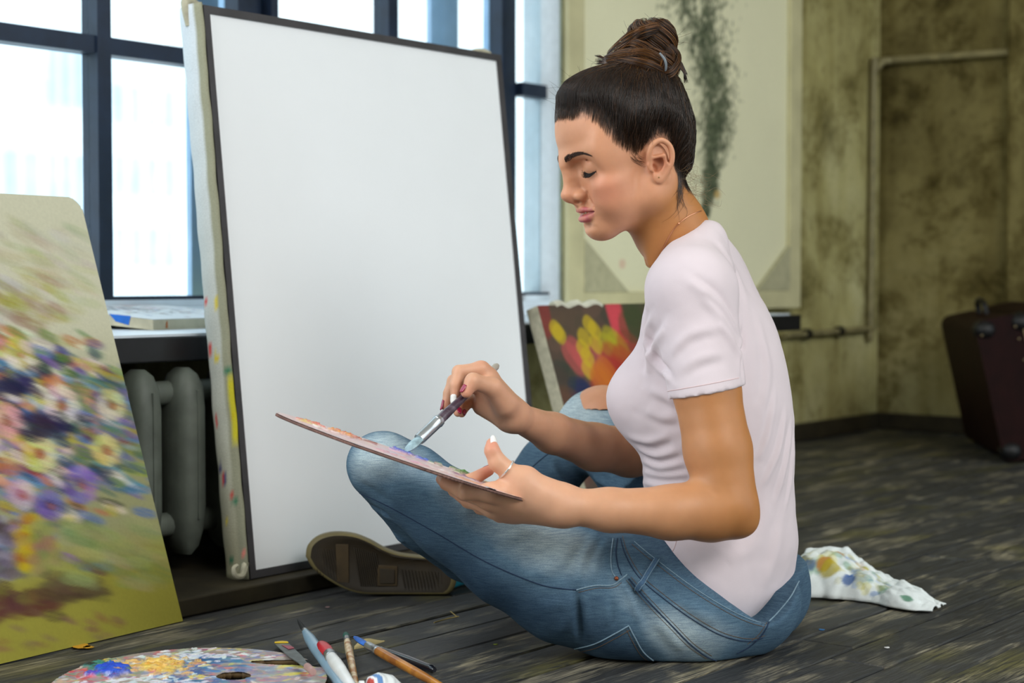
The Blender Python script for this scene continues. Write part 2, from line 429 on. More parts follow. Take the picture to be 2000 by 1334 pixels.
for (a, b_) in (tp1, tp2, (tp1[0] - span - 0.06, tp1[0] - span), (tp1[0] - 2 * span - 0.06, tp1[0] - 2 * span)):
    mb = MB(); mb.wbox(a, b_, QG - .001, QG + .035, zb_ - .02, ztop); struct(mb.build('trim_3', M_frame, bevel=0.003))
    mb = MB(); mb.wbox(a - 0.022, a - 0.002, QG + .01, QG + .03, zb_ - .02, ztop); struct(mb.build('trim_4', M_frame_out, bevel=0.004))
# white jamb at the right end of the windows
mb = MB(); mb.wbox(t_jamb - 0.012, t_jamb, QW + 0.004, QW + 0.12, SILL_Z, 2.75)
struct(mb.build('trim_5', plain('white_jamb', (226, 232, 236), 0.6, var=0.05)))

# ---- pale buildings across the street
M_bld = plain('pale_render', (238, 243, 248), 0.9, var=0.04, nscale=0.4)
M_bwin = plain('pale_blue_windows', (206, 222, 236), 0.4, var=0.1, nscale=1)
def building(px0, px1, pyt, q, label, rowsn, colsn):
    t0, _ = onq(px0, 300, q); t1, _ = onq(px1, 300, q); zt2 = onq((px0 + px1) / 2, pyt, q)[1]
    o = thing('building', label, 'building', W((t0 + t1) / 2, q, -12))
    MB().wbox(t0, t1, q, q + 8, -12, zt2).build('facade', M_bld, o)
    dw = (t1 - t0) / colsn
    for i in range(rowsn):
        for j in range(colsn):
            za_ = zt2 - 1.2 - i * 3.2
            MB().wbox(t0 + dw * (j + .25), t0 + dw * (j + .75), q - 0.06, q + .02, za_ - 1.7, za_).build('window', M_bwin, o)
building(-160, 78, 180, 30, 'pale hazy block seen through the left panes above the flower painting', 3, 6)
building(90, 168, 20, 42, 'tall pale tower seen faintly through the left window', 6, 3)
building(215, 345, 120, 60, 'pale hazy block seen through the pane next to the blank canvas', 5, 4)

# spots of paint dropped on the boards
for px_, py_, r_, c_ in ((160, 1262, .012, (190, 140, 40)), (172, 1264, .007, (190, 140, 40)), (1604, 1230, .004, (40, 110, 170)), (1733, 1265, .0035, (226, 226, 226)), (968, 1259, .003, (120, 130, 40)), (640, 1186, .003, (150, 120, 120))):
    c0 = fl(px_, py_, .0004); mb = MB(); n_ = 11
    mb.prism([c0 + np.array([math.cos(w) * r_ * (1 + .3 * math.sin(3 * w + px_)), math.sin(w) * r_ * (1 + .25 * math.cos(2 * w + px_)), 0]) for w in np.linspace(0, 2 * math.pi, n_, endpoint=False)], (0, 0, .0007))
    mb.build('paint_spot', plain('dried_paint', c_, .5), floor)
# ================================================================== THINGS IN THE ROOM
def raster(w, h, base):
    im = np.zeros((h, w, 3)); im[:] = base; return im
def stroke(im, x, y, ln, wd, ang, col, alpha=0.9, rag=0.0):
    """one soft-edged brush stroke (pixel units, colour linear)"""
    h, w, _ = im.shape; R = int(ln + wd + 3)
    x0, x1 = max(0, int(x - R)), min(w, int(x + R + 1)); y0, y1 = max(0, int(y - R)), min(h, int(y + R + 1))
    if x1 <= x0 or y1 <= y0: return
    yy, xx = np.mgrid[y0:y1, x0:x1]; c, s = math.cos(ang), math.sin(ang)
    u = (xx - x) * c + (yy - y) * s; v = -(xx - x) * s + (yy - y) * c
    d = np.maximum(np.abs(u) / ln, 0) ** 2.5 + (np.abs(v) / wd) ** 2.5
    a = alpha * np.clip((1.15 - d) / 0.5, 0, 1)
    if rag: a = a * np.clip(0.65 + rag * np.sin(v * 2.1 + x) * np.cos(u * .3 + y), 0, 1)
    im[y0:y1, x0:x1] = im[y0:y1, x0:x1] * (1 - a[..., None]) + np.asarray(col) * a[..., None]
def sheet(name, O, U, V, im, mat, parent=None, height=None, nrm=None, mask=None, label=None):
    """a painted sheet: O + u U + v V, image row 0 at v = 1; one vertex per pixel"""
    h, w, _ = im.shape
    u = np.linspace(0, 1, w); v = np.linspace(1, 0, h)
    P = O[None, None] + V[None, None] * v[:, None, None] + U[None, None] * u[None, :, None]
    if height is not None: P = P + nrm * height[..., None]
    F = grid_faces(h, w)[:, ::-1]
    P = P.reshape(-1, 3); C = np.clip(im, 0, 1).reshape(-1, 3)
    if mask is not None:
        mk_ = mask.reshape(-1); keep = mk_[F].all(1); F = F[keep]
        idx = np.full(len(P), -1); used = np.unique(F); idx[used] = np.arange(len(used)); P = P[used]; C = C[used]; F = idx[F]
    return mk(name, P, F, mat, parent, True, cols=C, label=label)

M_paint = vcol('oil_paint', 0.45, 0.4, 0.06, 300)
M_paint_matt = vcol('matt_oil_paint', 0.75, 0.2, 0.04, 200)
M_linen = plain('raw_canvas_wrap', (176, 172, 150), 0.9, var=0.2, nscale=60, bmp=0.4)
M_wood = plain('stretcher_wood', (120, 96, 60), 0.7, var=0.25, nscale=30)

# ---- the large blank canvas on the plinth, leaning on the sill
d3 = np.array([DX, DY, 0]); n3 = np.array([NX, NY, 0]); z3 = np.array([0, 0, 1.0])
BLc = fl(490, 1131, 0.030)
lean = math.atan2(0.104, 0.92); upc = z3 * math.cos(lean) + n3 * math.sin(lean); nrmc = np.cross(d3, upc)   # faces the room
if nrmc[1] > 0: nrmc = -nrmc
CW, CH = 0.765, 0.93
cv = thing('artist_canvas', 'large blank pale canvas with a dark grey rim leaning on the window sill', 'canvas', BLc)
M_blank = plain('primed_white_canvas', (240, 243, 246), 0.85, var=0.01, nscale=6)
M_rim = plain('dark_grey_rim', (62, 60, 62), 0.6, var=0.25, nscale=18)
bw = 0.0125
O = BLc
mb = MB(); mb.obox(O + nrmc * -0.004 + d3 * bw + upc * bw, d3 * (CW - 2 * bw), upc * (CH - 2 * bw), nrmc * -0.012); mb.build('canvas_face', M_blank, cv)
for a, b_, c_ in ((0, bw, CH), (CW - bw, bw, CH)):
    mb = MB(); mb.obox(O + d3 * a - nrmc * 0.016, d3 * b_, upc * c_, nrmc * 0.016); mb.build('rim', M_rim, cv)
for a in (0, CH - bw):
    mb = MB(); mb.obox(O + d3 * bw + upc * a - nrmc * 0.016, d3 * (CW - 2 * bw), upc * bw, nrmc * 0.016); mb.build('rim', M_rim, cv)
for a in (0, CW - 0.04):
    mb = MB(); mb.obox(O + d3 * a - nrmc * 0.04, d3 * 0.04, upc * CH, nrmc * 0.024); mb.build('stretcher_bar', M_wood, cv)
for a in (0, CH - 0.04):
    mb = MB(); mb.obox(O + d3 * 0.04 + upc * a - nrmc * 0.04, d3 * (CW - 0.08), upc * 0.04, nrmc * 0.024); mb.build('stretcher_bar', M_wood, cv)
# linen folded round the left edge: wavy strip with paint flecks, bunched corner above, frayed tail below
n_ = 90; im = raster(10, n_, lin((196, 196, 184)))
for k in range(n_):
    f_ = k / n_
    im[k, :, :] = lin((206, 214, 220)) * (1 - f_) + lin((150, 146, 118)) * f_
    im[k, 7:, :] = lin((150, 150, 128)) * (1 - .2 * f_)
for k in range(16):
    stroke(im, random.uniform(1, 8), random.uniform(45, 88), random.uniform(.5, 1.0), random.uniform(.5, 1.2), 1.4, lin(random.choice([(190, 50, 50), (30, 110, 80), (200, 180, 40), (60, 60, 110), (220, 120, 110)])), .9)
stroke(im, 8.5, 63, 1.0, 6, 0, lin((190, 180, 30)), .9)
us = np.linspace(0, 1, 10); vs_ = np.linspace(0, 1, n_)
P = np.zeros((n_, 10, 3))
for i, v in enumerate(vs_):
    for j, u in enumerate(us):
        dep = (0.052 * (1 - u))                         # how far behind the front
        bul = 0.006 * math.sin(math.pi * u) + 0.0007 * math.sin(v * 37 + u * 3) + 0.0006 * math.sin(v * 83 + u)
        P[i, j] = O + upc * (CH * (1.004 - v * 1.004)) - nrmc * dep - d3 * (bul + 0.002)
F = grid_faces(n_, 10)[:, ::-1]
wr = mk('canvas_wrap', P.reshape(-1, 3), F, vcol('linen_edge', 0.9, 0.1, 0.1, 500, bmp=0.3), cv, True, cols=np.clip(im.reshape(-1, 3), 0, 1))
sol = wr.modifiers.new('thickness', 'SOLIDIFY'); sol.thickness = 0.003; sol.offset = -1
tl = O + upc * CH - nrmc * 0.03
mb = MB(); mb.tube(spline([tl - d3 * .010 - upc * .03, tl - d3 * .012 + upc * .004, tl - d3 * .004 + upc * .013, tl + d3 * .02 + upc * .006, tl + d3 * .05], 24), np.interp(np.linspace(0, 1, 24), [0, .3, .5, 1], [.004, .008, .008, .002]), 10)
mb.build('corner_fold', M_linen, cv, True)
tr_ = tl + d3 * CW
mb = MB(); mb.tube(spline([tr_ - d3 * .075 - upc * .002, tr_ - d3 * .045 + upc * .006, tr_ - d3 * .015 + upc * .008, tr_ + d3 * .004 - upc * .004, tr_ + d3 * .004 - upc * .035], 24), np.interp(np.linspace(0, 1, 24), [0, .3, .6, 1], [.003, .008, .009, .004]), 10)
mb.build('corner_fold', M_linen, cv, True)
bl = O + z3 * 0.006
mb = MB(); mb.tube(spline([bl - d3 * .002 - nrmc * .01 + z3 * .02, bl - d3 * .018 + z3 * .003, bl - d3 * .032 + z3 * .004, bl - d3 * .036 + z3 * .016, bl - d3 * .028 + z3 * .02], 24), np.linspace(.006, .003, 24), 8)
mb.build('frayed_tail', M_linen, cv, True)

# ---- flower painting leaning in the left foreground
PB = fl(357, 1213); PBl = fl(0, 1297); pd = PB - PBl; pd /= np.linalg.norm(pd); pn = np.array([-pd[1], pd[0], 0])
r_ = ray(155, 386)
A_ = np.array([[pn[0], -r_[0]], [pn[1], -r_[1]]]); s_, k_ = np.linalg.solve(A_, -PB[:2])
topz = H + r_[2] * k_; PLEN = math.hypot(s_, topz); pu = (pn * s_ + z3 * topz) / PLEN; pnr = np.cross(pd, pu)
if pnr[1] > 0: pnr = -pnr
PWd = 0.56; PO = PB - pd * PWd
IW, IH = 250, 310
im = raster(IW, IH, lin((176, 174, 146)))
def puv(px, py):
    r = ray(px, py); k = np.dot(PO - np.array([0, 0, H]), pnr) / np.dot(r, pnr); p = np.array([0, 0, H]) + r * k - PO
    return np.dot(p, pd) / PWd * IW, (1 - np.dot(p, pu) / PLEN) * IH
gy = np.linspace(0, 1, IH)[:, None]
def sm(a, b, x): x = np.clip((x - a) / (b - a), 0, 1); return x * x * (3 - 2 * x)
im = lin((198, 196, 172)) * (1 - sm(.25, .6, gy))[..., None] + lin((148, 148, 108)) * sm(.25, .6, gy)[..., None]
im = im * (1 - sm(.74, .88, gy))[..., None] + lin((146, 140, 56)) * sm(.74, .88, gy)[..., None]
im = np.repeat(im, IW, 1)
ANG = 0.42
R = random.Random(11)
def daub(px, py, ln, wd, c, al=.85, jit=14, ang=None):
    x, y = puv(px, py)
    c = lin(np.clip(np.array(c) + np.array([R.uniform(-jit, jit) for _ in range(3)]), 0, 255))
    stroke(im, x, y, ln, wd, (ANG if ang is None else ang) + R.uniform(-.25, .25), c, al, .25)
# faint haze of leaves up in the background
for _ in range(150): daub(R.uniform(-150, 170), R.uniform(440, 620), R.uniform(8, 18), R.uniform(2, 4), R.choice([(188, 184, 160), (172, 170, 130), (190, 186, 180), (165, 168, 110), (170, 160, 150)]), .4)
for _ in range(60): daub(R.uniform(-60, 110), R.uniform(540, 690), R.uniform(8, 15), R.uniform(2.5, 4.5), R.choice([(165, 165, 70), (150, 150, 40), (184, 178, 190), (150, 110, 100)]), .55)
pal = [(30, 35, 70), (25, 30, 45), (90, 70, 140), (120, 100, 170), (210, 205, 190), (225, 215, 205), (180, 170, 40), (200, 190, 90), (60, 110, 170), (70, 140, 190), (50, 100, 90), (90, 120, 50), (200, 140, 130), (130, 60, 60), (190, 110, 60), (40, 60, 60)]
for _ in range(900):
    x = R.gauss(40, 130); y = R.gauss(810, 110)
    lim = 150 + (y - 640) * .5
    if y < 650 or x > lim + 40: continue
    daub(x, y, R.uniform(5, 12), R.uniform(2, 4.5), R.choice(pal), .85)
for _ in range(170): daub(R.uniform(190, 320), R.uniform(720, 960), R.uniform(7, 15), R.uniform(1.6, 3), R.choice([(60, 100, 130), (70, 130, 160), (110, 130, 60), (150, 150, 50), (60, 90, 80), (140, 150, 150), (90, 90, 150), (40, 60, 80)]), .8)
def flower(px, py, r, cols, heart):
    for k in range(9):
        a = k / 9 * 2 * math.pi; daub(px + r * math.cos(a) * .8, py + r * math.sin(a), 6, 4.2, R.choice(cols), .92)
    daub(px, py, 5, 4, heart, .95); daub(px + 4, py + 3, 3, 2, (170, 90, 50), .8)
flower(118, 790, 28, [(226, 220, 208), (208, 196, 186), (216, 200, 200)], (140, 80, 60))
flower(75, 885, 26, [(206, 200, 130), (224, 214, 150), (200, 186, 60)], (140, 70, 50))
flower(155, 945, 27, [(100, 80, 150), (120, 96, 170), (140, 120, 180)], (90, 60, 120))
flower(35, 690, 22, [(214, 206, 196), (190, 176, 70)], (170, 150, 60))
flower(215, 790, 20, [(206, 198, 170), (190, 170, 110)], (120, 90, 60))
flower(205, 878, 20, [(216, 206, 140), (200, 190, 110)], (150, 80, 60))
flower(10, 820, 24, [(200, 140, 130), (216, 170, 160)], (130, 50, 50))
flower(95, 985, 20, [(96, 76, 150), (120, 100, 170)], (60, 40, 90))
flower(40, 965, 18, [(200, 180, 190), (180, 150, 170)], (140, 60, 90))
for _ in range(26): daub(R.gauss(88, 26), R.gauss(832, 16), 8, 3.6, (42, 36, 60), .9)
for _ in range(24): daub(R.gauss(10, 26), R.gauss(750, 14), 8, 3.6, (30, 34, 70), .9)
# vase
for _ in range(80): daub(R.gauss(12, 18), R.uniform(1010, 1130), 3, 5, R.choice([(120, 110, 130), (150, 140, 160), (90, 80, 80), (70, 60, 70)]), .8, 14, 1.5)
for _ in range(60): daub(R.gauss(52, 9), R.uniform(1000, 1110), 3, 5, R.choice([(190, 170, 30), (176, 150, 30), (160, 110, 40), (150, 90, 40)]), .85, 12, 1.5)
for _ in range(60): daub(R.gauss(85, 14), R.uniform(1020, 1120), 3.5, 5, R.choice([(150, 148, 80), (140, 110, 90), (120, 130, 70)]), .7, 12, 1.5)
for _ in range(90): daub(R.uniform(-160, 110), 1175 + R.gauss(0, 12) , 9, 4, R.choice([(84, 40, 44), (70, 36, 40), (100, 60, 50), (110, 100, 40)]), .8, 10, .1)
for _ in range(60): daub(R.uniform(90, 190), 1150 + R.gauss(0, 10), 12, 3, R.choice([(74, 52, 44), (96, 84, 50)]), .6, 8, .15)
for _ in range(70): daub(R.uniform(140, 330), R.uniform(1020, 1140), 14, 4, R.choice([(120, 140, 80), (90, 120, 84), (150, 150, 90), (160, 160, 110)]), .45)
for _ in range(30): daub(R.uniform(-100, 230), R.uniform(1190, 1265), 6, 2, (120, 80, 70), .55)
# soften along the stroke direction the way the brush dragged
def drag(im, dx, dy, n):
    acc = np.zeros_like(im); tw = 0
    for k in range(-n, n + 1):
        w = 1 - abs(k) / (n + 1); acc += w * np.roll(np.roll(im, int(round(k * dx)), 1), int(round(k * dy)), 0); tw += w
    return acc / tw
pad = np.pad(im, ((12, 12), (12, 12), (0, 0)), 'edge'); im = drag(pad, 1, .45, 4)[12:-12, 12:-12]
# board with rounded top corners
ii, jj = np.mgrid[0:IH, 0:IW]; xm = jj / (IW - 1) * PWd; ym = (1 - ii / (IH - 1)) * PLEN; rc = 0.025
cx = np.clip(xm, rc, PWd - rc); cy = np.minimum(ym, PLEN - rc)
mask = (np.hypot(xm - cx, ym - cy) <= rc * 1.03)
pt_th = thing('flower_painting', 'painting of a flower bouquet on a board with rounded corners, leaning at the left', 'painting', PB)
sheet('painted_face', PO + pnr * 0.0005, pd * PWd, pu * PLEN, im, M_paint_matt, pt_th, mask=mask, height=0.0006 * (im.mean(2) - .3), nrm=pnr)
poly = [PO, PO + pd * PWd]
for k in range(9):
    a = k / 8 * math.pi / 2; poly.append(PO + pd * (PWd - rc + rc * math.cos(a)) + pu * (PLEN - rc + rc * math.sin(a)))
for k in range(9):
    a = math.pi / 2 + k / 8 * math.pi / 2; poly.append(PO + pd * (rc + rc * math.cos(a)) + pu * (PLEN - rc + rc * math.sin(a)))
MB().prism(poly, -pnr * 0.004).build('board', plain('pale_board', (178, 172, 146), 0.8), pt_th)

# ---- cast-iron radiator under the sill
M_rad = plain('grey_green_radiator_paint', (88, 94, 86), 0.55, var=0.22, nscale=22, bmp=0.15)
t0r, zt0 = onq(363, 697, QB + 0.165)
rad = thing('radiator', 'grey cast-iron column radiator in the dark niche under the window sill', 'radiator', W(t0r, QB + 0.2, 0.028))
def rad_column(tc):
    q0, q1 = QB + 0.135, QB + 0.215; mb = MB()
    hw = 0.029
    for s in range(1):
        ring = []; zs = [0.06, 0.075, 0.10, 0.14, 0.30, 0.335, 0.355, 0.366]
        ws = [0.25, 0.6, 0.85, 1.0, 1.0, 0.9, 0.65, 0.25]; ins = [0.022, 0.010, 0.004, 0, 0, 0.004, 0.012, 0.025]
        n = 16; V = []
        for z, w, i_ in zip(zs, ws, ins):
            for k in range(n):
                a = 2 * math.pi * k / n; ca, sa = math.cos(a), math.sin(a)
                ex = np.sign(ca) * abs(ca) ** .7; ey = np.sign(sa) * abs(sa) ** .8
                tt = tc + hw * w * ex; qq = (q0 + q1) / 2 + ((q1 - q0) / 2 - i_) * ey
                V.append(W(tt, qq, z))
        m = len(zs)
        F = [(i * n + k, i * n + (k + 1) % n, (i + 1) * n + (k + 1) % n, (i + 1) * n + k) for i in range(m - 1) for k in range(n)] + [tuple(range(n - 1, -1, -1)), tuple((m - 1) * n + k for k in range(n))]
        mb.add(V, F)
    # raised casting seam
    mb.wbox(tc - .002, tc + .002, q0 - .0015, q0 + .004, 0.12, 0.33)
    return mb.build('radiator_column', M_rad, rad, True, angle=50)
for k in range(-3, 5): rad_column(t0r + 0.0905 * k)
for z in (0.11, 0.325):
    MB().tube([W(t0r - .33, QB + .185, z), W(t0r + .42, QB + .185, z)], 0.02, 12).build('radiator_hub', M_rad, rad, True)
for tt in (t0r - .2715, t0r + .362):
    MB().wbox(tt - .02, tt + .02, QB + .15, QB + .21, 0.028, 0.075).build('radiator_foot', M_rad, rad)

# ---- thick painted board lying on the sill
SZ = SILL_Z
A0 = fl(299, 645, SZ); e1 = d3 * 0.97 + n3 * 0.10; e1 /= np.linalg.norm(e1); e2 = n3 * 0.98 - d3 * 0.17 + z3 * .075; e2 /= np.linalg.norm(e2)
bth = 0.018
bd = thing('painted_board', 'thick white board with paint specks lying flat on the window sill', 'board', A0)
BW, BD = 0.30, 0.36
mb = MB(); mb.obox(A0, e1 * BW, e2 * BD, z3 * bth); mb.build('board_body', plain('stained_canvas_edge', (182, 176, 152), 0.85, var=0.25, nscale=14), bd)
im = raster(70, 60, lin((214, 222, 228)))
for _ in range(220): stroke(im, R.gauss(36, 14), R.gauss(26, 10), R.uniform(.8, 2.4), R.uniform(.5, 1.0), R.uniform(0, 3), lin(R.choice([(60, 80, 90), (110, 60, 60), (60, 90, 150), (150, 90, 80), (90, 110, 80), (40, 50, 50)])), .6)
for _ in range(14): stroke(im, R.uniform(45, 70), R.uniform(0, 60), 5, 3, 0, lin((216, 196, 200)), .5)
sheet('painted_top', A0 + z3 * (bth + .0006), e1 * BW, e2 * BD, im, M_paint_matt, bd)
mb = MB(); o_ = A0 - e1 * .0006 + e2 * .055 + z3 * .004; mb.prism([o_, o_ + e2 * .03 + z3 * .004, o_ + e2 * .045 + z3 * .016, o_ - e2 * .005 + z3 * .0165], -e1 * .0004); mb.build('blue_paint_run', plain('blue_paint', (30, 100, 190), .4), bd)
for f_, w in ((.13, .016), (.17, .018), (.03, .005)):
    o_ = A0 + e1 * f_ - e2 * .0006 + z3 * .003; MB().prism([o_, o_ + e1 * w, o_ + e1 * w * .8 + z3 * .013, o_ + e1 * w * .2 + z3 * .010], -e2 * .0004).build('rust_stain', plain('rust_paint', (168, 98, 52), .7), bd)

# ---- abstract canvas leaning on the sill behind the woman
QB2 = fl(1172, 1062)
aTL = W(*[0, 0, 0]); r_ = ray(1049, 597)
A_ = np.array([[NX, -r_[0]], [NY, -r_[1]]]); s2, k2 = np.linalg.solve(A_, -QB2[:2]); tz2 = H + r_[2] * k2
alen = math.hypot(s2, tz2); au = (n3 * s2 + z3 * tz2) / alen; anr = np.cross(d3, au); anr = anr if anr[1] < 0 else -anr
AW = 0.42; IW2, IH2 = 150, 170
def auv(px, py):
    r = ray(px, py); k = np.dot(QB2 - np.array([0, 0, H]), anr) / np.dot(r, anr); p = np.array([0, 0, H]) + r * k - QB2
    return np.dot(p, d3) / AW * IW2, (1 - np.dot(p, au) / alen) * IH2
im = raster(IW2, IH2, lin((84, 70, 60)))
def ad(px, py, ln, wd, ang, c, al=.9): x, y = auv(px, py); stroke(im, x, y, ln, wd, ang, lin(c), al, .15)
for _ in range(160): ad(R.uniform(1050, 1330), R.uniform(595, 1000), R.uniform(6, 18), R.uniform(4, 9), R.uniform(0, 3), R.choice([(96, 76, 60), (70, 66, 56), (110, 84, 70), (60, 64, 52), (92, 60, 56)]), .5)
ad(1062, 620, 8, 16, .2, (140, 50, 50)); ad(1130, 640, 22, 14, .3, (92, 76, 60), .7)
for y in range(600, 660, 12): ad(1197 + (y - 600) * .28, y, 11, 9, .2, (206, 74, 84))
for p in ((1128, 690), (1140, 705), (1120, 700), (1150, 715), (1165, 705), (1178, 690)): ad(*p, 15, 9, .9, (186, 86, 84), .85)
for p in ((1150, 635), (1160, 645), (1140, 660), (1163, 672), (1138, 682), (1146, 698), (1148, 722), (1086, 645), (1091, 652)): ad(*p, 8, 7, .8, (196, 170, 40), .95)
for p in ((1195, 662), (1205, 672), (1188, 675), (1213, 690)): ad(*p, 13, 9, .5, (170, 160, 40), .9)
for p in ((1200, 705), (1210, 730), (1195, 745), (1220, 710), (1180, 760), (1230, 680), (1205, 765)): ad(*p, 17, 13, .7, (166, 52, 42), .85)
for p in ((1178, 735), (1184, 725), (1172, 742)): ad(*p, 13, 10, .9, (196, 110, 40), .85)
for p in ((1232, 610), (1240, 630), (1228, 640), (1245, 600)): ad(*p, 14, 12, .4, (62, 72, 44), .85)
for p in ((1130, 760), (1138, 768)): ad(*p, 13, 10, .1, (28, 44, 84), .95)
ad(1100, 735, 14, 12, .4, (48, 62, 54), .8); ad(1110, 790, 16, 14, .3, (96, 66, 50), .8)
ab = thing('abstract_canvas', 'small dark red and yellow abstract canvas leaning on the sill behind the woman', 'canvas', QB2)
sheet('painted_face', QB2 + anr * .0008, d3 * AW, au * alen, im, M_paint_matt, ab, height=.001 * im.mean(2), nrm=anr)
mb = MB(); mb.obox(QB2, d3 * AW, au * alen, -anr * 0.03); mb.build('stretcher', M_linen, ab, bevel=.002)
mb = MB(); mb.tube(spline([QB2 + au * alen + d3 * (.06 + .02 * k) - anr * .008 + au * .004 * math.sin(k * 2.1) for k in range(9)], 40), .010, 8)
mb.build('frayed_edge', plain('pale_linen', (206, 204, 186), .9), ab, True)

# ---- big pale canvas seen from the back, standing on the sill against the wall
qb = QW - 0.035
tA, zA = onq(1101, 588, qb); tB, zB = onq(1556, 588, qb)
zt3 = 1.9; pb = thing('canvas_back', 'large pale canvas turned to the wall, dark mould streak down its back', 'canvas', W((tA + tB) / 2, qb, SILL_Z))
M_cb = None
m, nt, b = new_mat('aged_canvas_back')
v = tex_coord(nt); bigf = noise(nt, v, 3, 4)
c = ramp(nt, bigf, [(0.3, L4(186, 182, 146)), (0.7, L4(206, 204, 174))])
nt.links.new(c, b.inputs['Base Color']); b.inputs['Roughness'].default_value = .9; M_cb = m
IWc, IHc = 220, 300
def cuv(px, py):
    t, z = onq(px, py, qb); return (t - tA) / (tB - tA) * IWc, (1 - (z - SILL_Z) / (zt3 - SILL_Z)) * IHc
im = raster(IWc, IHc, lin((226, 223, 190)))
uu, vv = np.mgrid[0:IHc, 0:IWc]
nz = vnoise(np.stack([uu / IHc * 4, vv / IWc * 3, uu * 0], -1), 1.5, 3)
im *= (1 + .07 * nz)[..., None]
dn = vnoise(np.stack([uu * .05, vv * .07, uu * 0], -1), 1.6, 12, 4)
for k in range(9000):
    py_ = R.uniform(-140, 420); cx_ = np.interp(py_, [-140, 0, 60, 120, 200, 290, 360, 420], [1330, 1352, 1372, 1388, 1402, 1396, 1386, 1375]); hw_ = np.interp(py_, [-140, 0, 40, 120, 200, 260, 330, 420], [60, 62, 48, 36, 32, 30, 20, 8])
    x, y = cuv(cx_ + R.gauss(0, hw_ * .5), py_)
    if not (0 <= y < IHc and 0 <= x < IWc) or dn[int(y), int(x)] < R.uniform(-.6, .25): continue
    stroke(im, x, y, R.uniform(.7, 2.0), R.uniform(.5, 1.1), 1.57 + R.uniform(-.4, .4), lin(R.choice([(70, 80, 60), (96, 104, 80), (46, 56, 42), (110, 116, 90)])), R.uniform(.3, .7))
x, y = cuv(1400, 377); stroke(im, x, y, 3, 2.5, 0, lin((190, 150, 70)), .7)
x, y = cuv(1215, 512); stroke(im, x, y, 3, 2.5, 0, lin((214, 170, 150)), .6)
sheet('canvas_cloth', W(tA, qb, SILL_Z), d3 * (tB - tA), z3 * (zt3 - SILL_Z), im, M_paint_matt, pb)
M_str = plain('aged_stretcher', (196, 190, 150), .85, var=.12, nscale=10)
bz = 0.075
mb = MB(); mb.wbox(tA, tA + .07, qb - .014, qb - .001, SILL_Z + .0, zt3); mb.build('stretcher_bar', M_str, pb, bevel=.002)
mb = MB(); mb.wbox(tB - .07, tB, qb - .014, qb - .001, SILL_Z, zt3); mb.build('stretcher_bar', M_str, pb, bevel=.002)
mb = MB(); mb.wbox(tA + .07, tB - .07, qb - .014, qb - .001, SILL_Z, SILL_Z + .055); mb.build('stretcher_bar', M_str, pb, bevel=.002)
mb = MB(); mb.wbox(tA + .07, tB - .07, qb - .014, qb - .001, zt3 - .06, zt3); mb.build('stretcher_bar', M_str, pb, bevel=.002)
for s, t_ in ((1, tA + .07), (-1, tB - .07)):
    zz = SILL_Z + .055; L_ = .17
    mb = MB(); mb.prism([W(t_, qb - .016, zz), W(t_ + s * L_, qb - .016, zz), W(t_ + s * (L_ - .055), qb - .016, zz), W(t_, qb - .016, zz + L_ * .62), W(t_, qb - .016, zz + L_ * .95), W(t_ + s * L_ * 1.4, qb - .016, zz)][::1][:1] + [W(t_, qb - .016, zz + L_ * .8), W(t_ + s * L_ * 1.15, qb - .016, zz)], n3 * .012)
    mb.build('corner_block', plain('grey_corner_block', (176, 172, 140), .85), pb)

# ---- old burgundy suitcase at the right
M_case = plain('dark_burgundy_leather', (28, 7, 6), .6, var=.3, nscale=18, bmp=.2, spec=.12)
M_trim = plain('black_leather_corner', (10, 10, 13), .5, var=.2, nscale=30)
M_rivet = plain('old_brass_rivet', (150, 132, 100), .35, metal=.8)
cs_o = fl(1962, 905); yaw = math.radians(40); tilt = math.radians(17)
ca = np.array([math.cos(-.25), math.sin(-.25), 0.0])      # along the broad side, to the right
cb = np.array([-ca[1], ca[0], 0])                         # back
# leaning: the case is tipped back-left
cup = z3 * math.cos(tilt) - ca * math.sin(tilt) * 0.95; cup /= np.linalg.norm(cup)
car = np.cross(cb, cup); car /= np.linalg.norm(car); car = car if car[0] > 0 else -car
su = thing('suitcase', 'old dark burgundy suitcase with black riveted corners tilted against the right wall', 'suitcase', cs_o)
Lw, Dp, Hh = 0.62, 0.155, 0.405
def rounded_slab(o, a, b_, c_, la, lb, lc, r):
    poly = []
    for (x, z, st) in ((la - r, r, -math.pi / 2), (la - r, lc - r, 0), (r, lc - r, math.pi / 2), (r, r, math.pi)):
        for k in range(7):
            w = st + k / 6 * math.pi / 2; poly.append(o + a * (x + r * math.cos(w)) + c_ * (z + r * math.sin(w)))
    return MB().prism(poly, b_ * lb)
# side turned to us: depth axis runs left to right in the picture
fa = ca * 0.45 - cb * 0.89; fa /= np.linalg.norm(fa)
side = np.array([math.cos(.10), -math.sin(.10), 0]); back = np.array([-side[1], side[0], 0]) ; 
lean_ = z3 * math.cos(math.radians(12.5)) - side * math.sin(math.radians(12.5)); sd = np.cross(back, lean_); sd = sd if sd[0] > 0 else -sd
rounded_slab(cs_o, sd, back, lean_, 0.125, 0.60, 0.40, .03).build('case_lid', M_case, su, True, angle=35)
rounded_slab(cs_o + sd * .127 - back * 0.004, sd, back, lean_, 0.125, 0.608, 0.402, .03).build('case_body', M_case, su, True, angle=35)
mb = MB(); mb.obox(cs_o + sd * .1245 - back * .006 + lean_ * .03, sd * .005, back * .003, lean_ * .345); mb.build('edge_strip', M_rivet, su)
for x, z in ((0.0, .40), (.125, .40), (0.0, 0.0), (0.13, 0.0), (.252, .40)):
    mb = MB(); mb.ball(cs_o + sd * np.clip(x, .026, .226) + lean_ * np.clip(z, .028, .372) + back * .02, (.034, .034, .030), 14, 10); mb.build('corner_cap', M_trim, su, True)
